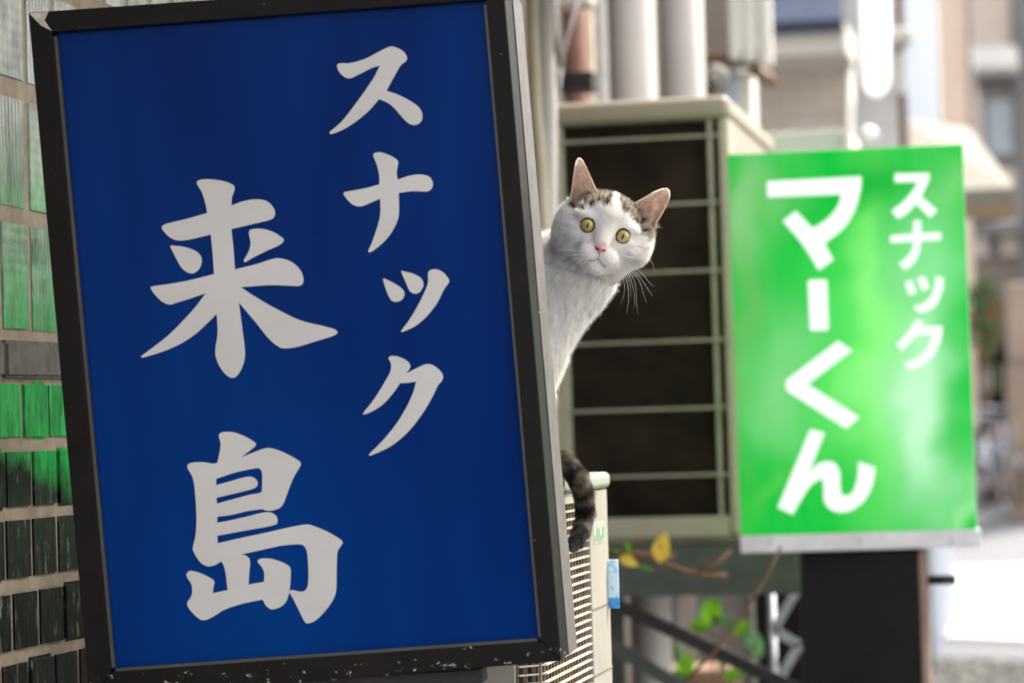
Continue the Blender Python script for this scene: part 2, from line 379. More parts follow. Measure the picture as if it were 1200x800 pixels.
blue_glyphs = [
 [('(252,66)(262,57)(300,55)(345,62)(375,75)(378,92)(370,115)(368,143)c(410,128)(455,122)(490,130)(512,155)(513,178)(500,190)(440,205)(368,222)c(375,290)(380,357)c(450,340)(500,324)(530,320)(570,332)(600,360)(610,390)(605,408)(590,413)(500,410)(400,417)c(450,450)(520,490)(600,528)(680,548)(715,558)(724,570)(710,580)(640,602)(590,617)(545,622)(520,612)(490,585)(450,535)(393,468)c(400,520)(408,580)(413,625)(412,660)(400,695)(385,716)(370,721)(352,712)(330,685)(316,650)(315,620)(322,570)(319,506)c(290,535)(250,572)(200,605)(150,628)(100,645)(68,653)(66,648)(110,615)(160,575)(210,525)(250,480)(282,437)c(230,455)(180,470)(160,475)(135,465)(110,440)(97,420)(103,414)(160,406)(230,393)(310,373)c(305,300)(299,240)c(250,252)(205,260)(175,257)(150,240)(135,220)(136,212)(150,204)(220,187)(287,168)c(282,140)(270,100)(258,80)', GA)],
 [('(163,280)(170,277)(215,283)(250,297)(266,315)(268,335)(258,358)(240,370)(220,367)(200,350)(180,315)', GA)],
 [('(427,235)(435,223)(470,221)(505,230)(535,248)(544,260)(530,275)(480,298)(440,318)(414,333)(411,325)(425,300)(433,270)', GA)],
 [('(220,90)(228,79)(250,76)(280,80)(320,97)(347,115)(348,124)(340,132)(310,155)(297,165)c(340,148)(385,133)(420,138)(460,155)(500,178)(505,190)(498,205)(480,235)(462,280)(445,325)(430,342)(405,350)(385,350)(370,345)c(320,352)(265,365)(214,372)c(213,393)c(270,382)(330,368)(370,358)(400,357)(420,370)(424,388)(418,398)(380,408)(300,422)(214,438)c(216,464)c(300,445)(380,428)(460,410)(520,399)(545,402)(600,425)(642,450)(651,463)(640,480)(632,500)(630,560)(628,630)(615,665)(590,700)(560,730)(535,742)(520,738)(500,700)(480,660)(463,632)c(475,627)(500,632)(518,630)(530,610)(532,560)(528,500)(518,475)(500,468)(440,472)(370,487)(297,503)c(315,508)(328,525)(325,570)(323,608)c(350,603)(377,598)c(378,570)(370,548)(355,528)(365,518)(400,518)(440,530)(465,545)(470,560)(467,620)(455,665)(435,685)(405,694)(385,682)(372,660)c(300,675)(240,695)(195,722)(165,732)(140,718)(115,690)(110,670)(125,645)(125,610)(108,580)(110,566)(125,560)(160,570)(195,588)(204,600)(200,620)(198,638)c(225,632)(250,627)c(245,580)(238,545)(228,527)c(205,540)(180,544)(155,530)(135,500)(129,480)(138,440)(142,380)(138,300)(130,240)(112,205)(112,190)(130,183)(165,182)(200,187)(214,184)c(220,160)(226,120)', GB),
  ('(210,240)c(280,217)(350,203)(364,206)(371,225)(370,270)(366,287)(320,297)(213,326)c(211,306)c(270,292)(340,274)(354,262)(353,248)(340,235)(315,233)(260,248)(210,262)c', GB)],
 [('(66,130)(75,123)(110,122)(160,108)(205,85)(235,70)(255,67)(285,80)(300,100)(298,115)(280,130)(262,160)(232,215)c(270,228)(310,248)(340,270)(352,292)(350,315)(335,328)(315,328)(295,315)(260,275)(235,255)(207,243)c(170,285)(120,325)(80,348)(47,360)(41,354)(80,320)(120,270)(160,215)(190,170)(210,130)c(180,140)(140,160)(110,173)(90,168)(72,150)', GC)],
 [('(188,432)(195,423)(215,422)(250,435)(270,450)(270,465)(266,490)(270,513)c(310,500)(345,496)(375,503)(388,525)(382,545)(365,553)(320,552)(273,558)c(274,600)(272,640)(255,680)(230,715)(200,742)(177,757)(171,752)(185,720)(205,660)(212,620)(211,577)c(180,590)(150,602)(125,600)(105,585)(88,562)(92,555)(130,548)(170,540)(208,529)c(208,500)(200,465)', GC)],
 [('(145,113)(152,111)(190,130)(215,148)(223,165)(215,185)(195,194)(175,188)(160,160)', GD)],
 [('(211,84)(220,84)(260,95)(285,112)(291,135)(280,157)(262,165)(242,155)(228,125)', GD)],
 [('(308,95)(315,80)(340,77)(365,90)(384,115)(380,130)(365,150)(340,200)(300,250)(260,283)(215,303)(211,299)(240,260)(270,210)(295,160)(308,125)', GD)],
 [('(165,400)(172,391)(195,391)(225,403)(242,420)(243,432)(230,453)c(265,435)(300,420)(325,423)(350,442)(362,462)(358,480)(345,495)(320,545)(280,610)(230,670)(170,718)(100,750)(95,745)(140,700)(190,640)(230,575)(255,520)(265,482)c(235,487)(207,488)c(185,520)(150,560)(110,588)(78,601)(73,597)(110,550)(145,495)(170,450)(175,425)(170,408)', GD)],
]
for gl in blue_glyphs:
    obj('lettering', glyph_mesh('lettering', [outline(t, *G) for t, G in gl], loc_blue, .0092), M_LETTER, sg, world=False)
M_STEEL = simple('dark_steel', (44, 44, 44), .45, (26, 27, 27), 20, metal=.4)
# bracket arms from the sign to the wall, and the dark mounting rail under it
for zz in (-hh * .55, hh * .55):
    a = MS @ Vector((hw * .1, DS + .0005, zz * .7)); obj('bracket', MB().bar(a, (WX - .02, a.y + .62, a.z + .01), .03, .03), M_STEEL, sg)
obj('bottom_rail', MB().box((-.05, .045, -hh - .016), (.155, .085, -hh - .0005)).box((.09, .04, -hh - .05), (.115, .09, -hh - .016)), M_STEEL, sg, .002, world=False)

# ------------------------------------------------------------------ near outdoor unit that the cat sits on
AX = -.55
M_CREAM = simple('cream_casing', (160, 155, 144), .5, (140, 135, 124), 6, bmp=.12)
M_LIDG = simple('pale_green_lid', (150, 158, 138), .55, (132, 140, 120), 8, bmp=.1)
M_SLAT = simple('cream_slat', (176, 170, 158), .5, (156, 150, 138), 12, bmp=.1)
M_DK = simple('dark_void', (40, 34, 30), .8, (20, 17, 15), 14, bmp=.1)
M_BROWNBAR = simple('brown_inner_bar', (140, 122, 98), .6, (88, 72, 56), 20)
AY0 = atX(634, 700, AX).y; AY1 = atX(713, 620, AX).y; ATZ = atX(713, 560, AX).z + .008; AZ0 = ATZ - .60
AXB = AX - .30
print('near unit', AY0, AY1, ATZ)
ac = thing('air_conditioner_unit', 'cream outdoor unit with lattice grille and pale green lid, directly under the cat', 'air conditioner', (AX, AY0, AZ0))
ch = .03
GY0, GY1 = AY0 + .006, atX(692, 640, AX).y                    # grille extent along the lane side
zlid = atX(713, 571, AX).z
# casing: shell panels round the open grille bay
cb = MB()
cb.box((AXB, AY0, AZ0), (AX - ch, AY0 + .004, zlid))                         # end panel to the camera
cb.box((AXB, AY1 - .004, AZ0), (AX - .002, AY1, zlid)); cb.box((AXB, AY0 + .004, AZ0), (AXB + .004, AY1 - .004, zlid))
cb.box((AX - .012, GY1, AZ0), (AX, AY1 - .004, zlid - .001))                 # panel beside the grille
cb.box((AXB + .004, AY0 + .004, AZ0), (AX - .012, AY1 - .004, AZ0 + .02))
obj('casing', cb, M_CREAM, ac, .0015)
obj('grille_frame', MB().box((AX - .012, AY0 + ch, zlid - .012), (AX - .001, GY1, zlid)), M_CREAM, ac, .001)
obj('grille_frame', MB().box((AX - .012, AY0 + ch, AZ0), (AX - .001, GY1, AZ0 + .025)), M_CREAM, ac, .001)
lo = obj('lid', MB().box((AXB - .006, AY0 - .006, zlid), (AX + .004, AY1 + .004, ATZ)), M_LIDG, ac, .007, seg=4)
lo.data.polygons.foreach_set('use_smooth', [False] * len(lo.data.polygons))
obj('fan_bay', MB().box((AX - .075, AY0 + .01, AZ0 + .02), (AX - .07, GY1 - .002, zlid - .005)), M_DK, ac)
seam = [atX(700, y, AX).z for y in (712, 790)]
obj('seam', MB().box((AX - .001, GY1 + .002, seam[0] - .0012), (AX + .0006, AY1 - .003, seam[0] + .0012)).box((AX - .001, GY1 + .002, seam[1] - .0012), (AX + .0006, AY1 - .003, seam[1] + .0012)), M_BROWNBAR, ac)
pitch = .0092; nsl = int((zlid - .014 - AZ0 - .03) / pitch)
sm = MB(); 
prof = [(AX - .026, AY0 + .0035), (AX - .001, AY0 + ch), (AX - .001, GY1)]
pin = [(AX - .013 - .020, AY0 + .0065), (AX - .006, AY0 + ch + .003), (AX - .006, GY1)]
def ribbon(mb, outp, inp, z0, z1, tilt=0):
    n = len(outp); vs = []
    for (x, y) in outp: vs += [(x, y, z0), (x, y, z1)]
    for (x, y) in inp: vs += [(x, y, z0 + tilt), (x, y, z1 + tilt)]
    fs = []
    for i in range(n - 1):
        a = 2 * i; b = 2 * (i + 1); c = 2 * n + 2 * i; d = c + 2
        fs += [(a, b, b+1, a+1), (d, c, c+1, d+1), (a+1, b+1, d+1, c+1), (b, a, c, d)]
    fs += [(0, 1, 2*n+1, 2*n), (2*n-2, 4*n-2, 4*n-1, 2*n-1)]
    mb.add(vs, fs)
ribbon(sm, prof, pin, -.0009, .0009, 0)
M3 = Matrix.Translation(-Vector((AX, AY0, AZ0)))
sme = sm.mesh('grille_slat', M3); sme.materials.append(M_SLAT)
for k in range(nsl):
    link('grille_slat', sme, None, ac, Matrix.Translation(Vector((0, 0, AZ0 + .03 + k * pitch + .006))))
vb = MB().box((AX - .0105, -.0026, AZ0 + .026), (AX - .0063, .0026, zlid - .013)); vme = vb.mesh('grille_upright', M3); vme.materials.append(M_BROWNBAR)
y = AY0 + ch - .005; 
while y < GY1 - .006:
    link('grille_upright', vme, None, ac, Matrix.Translation(Vector((0, y, 0)))); y += .019
for k in range(3):
    t_ = k / 3; link('grille_upright', vme, None, ac, Matrix.Translation(Vector((-.022 + .008 * k, AY0 + .008 + .008 * k, 0))))
# little green printed mark and the blue and white tag by the corner
M_INK = simple('green_ink', (70, 130, 98), .5, (120, 156, 128), 40, bmp=0); M_STICK = simple('worn_sticker', (160, 164, 150), .5, (148, 150, 136), 20, bmp=0)
p1, p2 = atX(695, 612, AX), atX(708, 634, AX)
obj('sticker', MB().box((AX, p1.y, p2.z), (AX + .0005, p2.y, p1.z)), M_STICK, ac)
ik = MB()
for k in range(5):
    yy = p1.y + (p2.y - p1.y) * (.08 + .19 * k); hz = random.uniform(.3, .95)
    ik.box((AX + .0005, yy, p2.z + (p1.z - p2.z) * random.uniform(.05, .25)), (AX + .0009, yy + .007, p2.z + (p1.z - p2.z) * hz))
obj('printed_mark', ik, M_INK, ac)
p1, p2 = atX(706, 657, AX), atX(712, 713, AX)
def tag_mat():
    m, t, b = new_mat('blue_white_tag'); g = t.nodes.new('ShaderNodeNewGeometry'); sp = t.nodes.new('ShaderNodeSeparateXYZ'); t.links.new(g.outputs['Position'], sp.inputs[0])
    f = math_(t, 'DIVIDE', math_(t, 'SUBTRACT', sp.outputs[2], p2.z), p1.z - p2.z)
    r = ramp(t, f, [(.0, lin((40, 130, 200))), (.2, lin((60, 150, 210))), (.22, lin((196, 222, 236)))]); r.color_ramp.interpolation = 'CONSTANT'
    k = ramp(t, nz(t, wpos(t, (1, 1, 1)), 130, 2), [(.52, (0,0,0,1)), (.56, (1,1,1,1))])
    t.links.new(mixc(t, math_(t, 'MULTIPLY', k.outputs[0], .5), r.outputs[0], lin((90, 165, 220))), b.inputs['Base Color']); b.inputs['Roughness'].default_value = .4; return m
obj('tag', MB().box((AX + .0005, AY1 - .016, p2.z), (AX + .013, AY1 - .0135, p1.z)), tag_mat(), ac, .0006)
ast = thing('equipment_stand', 'dark steel stand under the near cream outdoor unit', 'stand', (AX - .15, AY0 + .2, 0))
for x in (AXB + .02, AX - .03):
    for y in (AY0 + .02, AY1 - .03): obj('leg', MB().box((x - .015, y - .015, 0), (x + .015, y + .015, AZ0 - .031)), M_STEEL, ast)
for y in (AY0 + .02, AY1 - .03): obj('rail', MB().box((AXB, y - .02, AZ0 - .03), (AX, y + .02, AZ0 - .0005)), M_STEEL, ast)
# ------------------------------------------------------------------ the cat: one smooth implicit surface, meshed, then furred
U = .000927                                            # metres per photo pixel at the cat
HC = atY(708, 269.5, 3.085)                            # between the eyes, inside the head
tl = R_(17)
HF = (CP - HC).normalized(); hr0 = CR - HF * CR.dot(HF); hr0.normalize(); hu0 = HF.cross(hr0)
hr0 = hr0 * math.cos(tl) - hu0 * math.sin(tl); hu0 = HF.cross(hr0)
yw = R_(3); HR = hr0 * math.cos(yw) - HF * math.sin(yw); HFv = HF * math.cos(yw) + hr0 * math.sin(yw); HU = HFv.cross(HR)
HM = np.array([HR, HU, HFv]); HCn = np.array(HC)
def to_head(P): return ((P - HCn) @ HM.T) / U
def from_head(q): return HCn + (np.asarray(q, float) * U) @ HM
def img_head(px, py):                                  # photo offset -> head-plane (right, up)
    dx, dy = px - 708, py - 269.5; return dx * .956 + dy * .292, dx * .292 - dy * .956
def smin(a, b, k):
    h = np.clip(.5 + .5 * (b - a) / k, 0, 1); return b + (a - b) * h - k * h * (1 - h)
def smax(a, b, k): return -smin(-a, -b, k)
def ell(P, c, r):
    q = (P - np.array(c)) / np.array(r); l = np.linalg.norm(q, axis=-1); l2 = np.linalg.norm(q / np.array(r), axis=-1) + 1e-9
    return l * (l - 1) / l2
def cone(P, a, b, ra, rb):
    a = np.array(a, float); b = np.array(b, float); d = b - a; t = np.clip(((P - a) @ d) / (d @ d), 0, 1)
    return np.linalg.norm(P - a - t[..., None] * d, axis=-1) - (ra + (rb - ra) * t)
def poly_sdf(x, y, poly):
    d = np.full(x.shape, 1e9); s = np.ones(x.shape); n = len(poly)
    for i in range(n):
        ax, ay = poly[i]; bx, by = poly[i - 1]; ex_, ey = bx - ax, by - ay; wx, wy = x - ax, y - ay
        t = np.clip((wx * ex_ + wy * ey) / (ex_ * ex_ + ey * ey), 0, 1); d = np.minimum(d, (wx - ex_ * t) ** 2 + (wy - ey * t) ** 2)
        c1 = y >= ay; c2 = y < by; c3 = ex_ * wy > ey * wx; f = (c1 & c2 & c3) | (~c1 & ~c2 & ~c3); s = np.where(f, -s, s)
    return s * np.sqrt(d)
def crop1(x, y): return img_head(630 + x * .2125, 175 + y * .2125)
EAR_L = [crop1(*p) for p in ((150, 345), (172, 290), (186, 215), (194, 140), (202, 80), (216, 46), (232, 40), (250, 54), (272, 95), (300, 160), (326, 220), (345, 275), (335, 330), (240, 380))]
EAR_R = [crop1(*p) for p in ((500, 330), (522, 302), (575, 270), (640, 232), (690, 212), (722, 210), (740, 228), (740, 258), (724, 305), (692, 365), (662, 415), (640, 455), (620, 470), (560, 430))]
def ear(P, poly, cx, cy, tx, ty, F0, F1, cup, side):
    x, y, z = P[..., 0], P[..., 1], P[..., 2]
    ax_, ay_ = tx - cx, ty - cy; L2 = ax_ * ax_ + ay_ * ay_; L = math.sqrt(L2)
    t = ((x - cx) * ax_ + (y - cy) * ay_) / L2; w = ((x - cx) * ay_ - (y - cy) * ax_) / L
    hw_ = np.clip(24 * (1.05 - np.clip(t, 0, 1)), 5, 24); q = np.clip(w / hw_, -1.3, 1.3)
    s = F0 + (F1 - F0) * t - cup * 1.25 * (1 - q * q) * np.clip(1.1 - t, 0, 1) + side * w * .35
    return smax(poly_sdf(x, y, poly), np.abs(z - s) - (1.5 + 1.2 * np.clip(1 - t, 0, 1)), 1.5)
def earL(P): return ear(P, EAR_L, -33, 20, -51, 75, -4, -10, 17, .5)
def earR(P): return ear(P, EAR_R, 37, 22, 62, 69, -4, -10, 17, -.5)
EYE = (21.7, -.3, 26.6); ER = 8.6
HEAD = [  # (fn, k, centre, reach) in head units
 (lambda P: ell(P, (0, 6, -14), (45, 38, 46)), 6, (0, 6, -14), 50),
 (lambda P: ell(P, (-30, -17, -6), (27, 24, 32)), 10, (-30, -17, -6), 36),
 (lambda P: ell(P, (31, -13, -6), (27, 22.5, 30)), 10, (31, -13, -6), 36),
 (lambda P: ell(P, (1, -32, 5), (28, 19, 35)), 8, (0, -33, 4), 40),
 (lambda P: ell(P, (0, 16, 12), (34, 20, 20)), 10, (0, 16, 12), 36),
 (lambda P: ell(P, (-37, 0, -10), (20, 24, 26)), 9, (-37, 0, -10), 28),
 (lambda P: ell(P, (38, 2, -10), (20, 24, 26)), 9, (38, 2, -10), 28),
 (lambda P: cone(P, (0, 8, 20), (0, -16, 39), 14, 8.5), 8, (0, -4, 30), 30),
 (lambda P: ell(P, (-10.5, -30, 32), (13.5, 11, 14)), 5, (-10, -29, 32), 20),
 (lambda P: ell(P, (11, -30, 32), (13.5, 11, 14)), 5, (10, -29, 32), 20),
 (lambda P: ell(P, (1, -45, 27), (12, 7.5, 12)), 4, (1, -45, 27), 18),
 (lambda P: ell(P, (-24, 11, 20), (15, 7, 12)), 6, (-24, 11, 20), 20),
 (lambda P: ell(P, (24, 11, 20), (15, 7, 12)), 6, (24, 11, 20), 20),
 (lambda P: ell(P, (-25, -14, 17), (17, 10, 13)), 6, (-25, -14, 17), 20),
 (lambda P: ell(P, (25, -14, 17), (17, 10, 13)), 6, (25, -14, 17), 20),
 (earL, 5, (-38, 40, -5), 52), (earR, 5, (42, 40, -5), 52)]
def bw(px, py, Y): return np.array(atY(px, py, Y))
zt_ = ATZ
def onlid(px, Y, up): p = atY(px, 556, Y); return np.array((p.x, Y, ATZ + up))
tail_pts = [onlid(560, 3.22, .022), onlid(610, 3.19, .018), np.array(atY(640, 549, 3.13)), np.array(atY(662, 547, 3.08))]
TAILH = [np.array(atX(677, 559, -.530)), np.array(atX(684, 578, -.528)), np.array(atX(686, 600, -.530)), np.array(atX(682, 620, -.531)), np.array(atX(676, 633, -.532)), np.array(atX(670.5, 645, -.533))]
tail_pts[2][2] = ATZ + .017; tail_pts[3][2] = ATZ + .015
TAIL = tail_pts + TAILH; TR_ = [.014, .012, .010, .0085, .0078, .0075, .0070, .0062, .0048, .0016]
B0, B1, B2 = bw(709, 286, 3.115), bw(656, 326, 3.13), bw(603, 418, 3.11)
BODY = [(lambda P: cone(P, B0, B1, 41 * U, 50 * U), 14 * U, (B0 + B1) / 2, 75 * U),
        (lambda P: cone(P, B1, B2, 50 * U, 47 * U), 16 * U, (B1 + B2) / 2, 110 * U)]
B3 = bw(575, 470, 3.15); B4 = onlid(535, 3.20, .066)
BODY += [(lambda P: cone(P, B2, B3, 50 * U, 62 * U), 20 * U, (B2 + B3) / 2, 110 * U), (lambda P: cone(P, B3, B4, 66 * U, 70 * U), 20 * U, (B3 + B4) / 2, 120 * U)]
for px, dY in ((598, 3.06), (560, 3.06)):
    a = bw(px - 4, 460, 3.10); b = onlid(px, dY, .030); c = onlid(px, dY - .004, .012); d = onlid(px, dY - .022, .011)
    BODY += [((lambda P, a=a, b=b: cone(P, a, b, .026, .013)), .012, (a + b) / 2, .08), ((lambda P, b=b, c=c: cone(P, b, c, .013, .012)), .008, b, .03), ((lambda P, c=c, d=d: cone(P, c, d, .0125, .0115)), .006, d, .03)]
for px, yy in ((585, 3.17), (505, 3.17)):
    a = onlid(px, yy, .038); b = onlid(px, yy - .075, .012)
    BODY += [((lambda P, a=a: np.linalg.norm((P - a) / np.array((.8, 1.15, .95)), axis=-1) - .036), .015, a, .045), ((lambda P, a=a, b=b: cone(P, a, b, .018, .012)), .01, (a + b) / 2, .055)]
for i in range(len(TAIL) - 1):
    BODY.append(((lambda P, a=TAIL[i], b=TAIL[i+1], ra=TR_[i], rb=TR_[i+1]: cone(P, a, b, ra, rb)), .008 if i < 2 else .003, (TAIL[i] + TAIL[i+1]) / 2, float(np.linalg.norm(TAIL[i+1] - TAIL[i])) / 2 + .018))
def axis(lo, hi, f0, f1, fine, coarse):
    v = [lo]
    while v[-1] < hi:
        x = v[-1]; g_ = 0 if f0 <= x <= f1 else min(abs(x - f0), abs(x - f1)); v.append(x + min(coarse, fine + g_ * .12))
    return np.array(v)
hl = np.array([from_head((x, y, z)) for x in (-64, 68) for y in (-56, 82) for z in (-40, 48)])
f0, f1 = hl.min(0), hl.max(0)
GX = axis(-.80, -.408, f0[0], f1[0], .00105, .0035); GYv = axis(3.0, 3.31, f0[1], 3.12, .00105, .0035); GZ = axis(TAIL[-1][2] - .012, f1[2] + .004, f0[2], f1[2], .00105, .0032)
D = np.full((len(GX), len(GYv), len(GZ)), 1.0, np.float32)
def region(c, r):
    out = []
    for ax_, G in enumerate((GX, GYv, GZ)):
        i0 = max(0, np.searchsorted(G, c[ax_] - r) - 1); i1 = min(len(G), np.searchsorted(G, c[ax_] + r) + 1); out.append(slice(i0, i1))
    return tuple(out)
def pts(sl): return np.stack(np.meshgrid(GX[sl[0]], GYv[sl[1]], GZ[sl[2]], indexing='ij'), -1)
for fn, k, c, r in BODY:
    sl_ = region(c, r * 1.15 + k + .006); D[sl_] = smin(D[sl_], fn(pts(sl_)), k)
for fn, k, c, r in HEAD:
    sl_ = region(from_head(c), (r * 1.15 + k + 6) * U); D[sl_] = smin(D[sl_], fn(to_head(pts(sl_))) * U, k * U)
for s in (-1, 1):                                       # eye sockets
    c = (EYE[0] * s, EYE[1], EYE[2]); sl_ = region(from_head(c), 24 * U)
    P = to_head(pts(sl_)); D[sl_] = smax(D[sl_], -(np.linalg.norm(P - np.array(c), axis=-1) - ER) * U, 1.6 * U)
sl_ = region(from_head((0, -34, 42)), 20 * U); P = to_head(pts(sl_))          # mouth and philtrum creases
m_ = np.minimum(np.minimum(cone(P, (0, -25, 46), (0, -34, 44), 1, 1), cone(P, (0, -34, 44), (-10, -40.5, 39), 1, 1)), cone(P, (0, -34, 44), (11, -41, 39), 1, 1))
D[sl_] = smax(D[sl_], -m_ * U, 2.2 * U)
def surface_nets(D, xs, ys, zs):
    ins = D < 0; nx, ny, nz_ = D.shape
    c = np.zeros((nx-1, ny-1, nz_-1), np.uint8)
    for i in (0, 1):
        for j in (0, 1):
            for k in (0, 1): c += ins[i:nx-1+i, j:ny-1+j, k:nz_-1+k]
    act = (c > 0) & (c < 8); I, J, K = np.nonzero(act); n = len(I)
    idx = np.full(act.shape, -1, np.int64); idx[I, J, K] = np.arange(n)
    acc = np.zeros((n, 3)); cnt = np.zeros(n)
    cor = [(i, j, k) for i in (0, 1) for j in (0, 1) for k in (0, 1)]
    for a in cor:
        for ax_ in range(3):
            if a[ax_]: continue
            b = list(a); b[ax_] = 1
            da = D[I+a[0], J+a[1], K+a[2]].astype(float); db = D[I+b[0], J+b[1], K+b[2]].astype(float); m = (da < 0) != (db < 0)
            t = np.where(m, da / np.where(m, da - db, 1), 0)
            Pa = np.stack([xs[I+a[0]], ys[J+a[1]], zs[K+a[2]]], -1); Pb = np.stack([xs[I+b[0]], ys[J+b[1]], zs[K+b[2]]], -1)
            acc += np.where(m[:, None], Pa + (Pb - Pa) * t[:, None], 0); cnt += m
    V = acc / cnt[:, None]; F = []
    for ax_ in range(3):
        s0 = [slice(1, -1)] * 3; s0[ax_] = slice(0, -1)
        s1 = list(s0); s1[ax_] = slice(1, None)
        A = ins[tuple(s0)]; B = ins[tuple(s1)]; m = A != B; q = np.argwhere(m); fl = A[m]
        o = [1, 1, 1]; o[ax_] = 0; q = q + np.array(o); u_, v_ = [(1, 2), (2, 0), (0, 1)][ax_]
        eu = np.zeros(3, int); eu[u_] = 1; ev = np.zeros(3, int); ev[v_] = 1
        g_ = lambda w: idx[w[:, 0], w[:, 1], w[:, 2]]
        quad = np.stack([g_(q - eu - ev), g_(q - ev), g_(q), g_(q - eu)], -1)
        F.append(np.where(fl[:, None], quad, quad[:, ::-1]))
    return V, np.concatenate(F)
V, Fq = surface_nets(D, GX, GYv, GZ); Fq = Fq[(Fq >= 0).all(1)]
print('cat mesh', len(V), len(Fq), D.shape)
# keep vertices evenly relaxed
for _ in range(1):
    acc = V.copy(); cnt = np.ones(len(V))
    for k in range(4):
        np.add.at(acc, Fq[:, k], V[Fq[:, (k+1) % 4]]); np.add.at(cnt, Fq[:, k], 1)
    V = V * .4 + acc / cnt[:, None] * .6
T0, T1, T2, T3 = (V[Fq[:, k]] for k in range(4))
fn_ = np.cross(T2 - T0, T3 - T1); fa = np.linalg.norm(fn_, axis=1) / 2; fn_ /= (2 * fa[:, None] + 1e-12)
VN = np.zeros_like(V)
for k in range(4): np.add.at(VN, Fq[:, k], fn_ * fa[:, None])
VN /= np.linalg.norm(VN, axis=1)[:, None] + 1e-12
def nzv(P, sc, off=0): return np.array([noise.fractal(Vector(p) * sc + Vector((off, 0, 0)), .8, 2.2, 4) for p in P])
TAILn = np.array(TAIL); tl_len = np.concatenate([[0], np.cumsum(np.linalg.norm(np.diff(TAILn, axis=0), axis=1))])
def tail_near(P):
    best = np.full(len(P), 1e9); s = np.zeros(len(P)); dr = np.zeros((len(P), 3))
    for i in range(len(TAILn) - 1):
        a, b = TAILn[i], TAILn[i+1]; d = b - a; t = np.clip(((P - a) @ d) / (d @ d), 0, 1); q = np.linalg.norm(P - a - t[:, None] * d, axis=1)
        m = q < best; best[m] = q[m]; s[m] = tl_len[i] + t[m] * np.linalg.norm(d); dr[m] = d / np.linalg.norm(d)
    return best, s, dr
def sstep(a, b, x): t = np.clip((x - a) / (b - a), 0, 1); return t * t * (3 - 2 * t)
def L3(c): return np.array(lin(c)[:3])
MOUTH = [((.6, -26), (.8, -33.5)), ((.8, -33.5), (-3.2, -38)), ((-3.2, -38), (-9.5, -40)), ((.8, -33.5), (5.4, -38)), ((5.4, -38), (12, -41.5))]
def mouth2d(x, y):
    d = np.full(x.shape, 1e9)
    for (ax_, ay_), (bx_, by_) in MOUTH:
        ex_, ey_ = bx_ - ax_, by_ - ay_; t = np.clip(((x - ax_) * ex_ + (y - ay_) * ey_) / (ex_ * ex_ + ey_ * ey_), 0, 1); d = np.minimum(d, np.hypot(x - ax_ - ex_ * t, y - ay_ - ey_ * t))
    return d
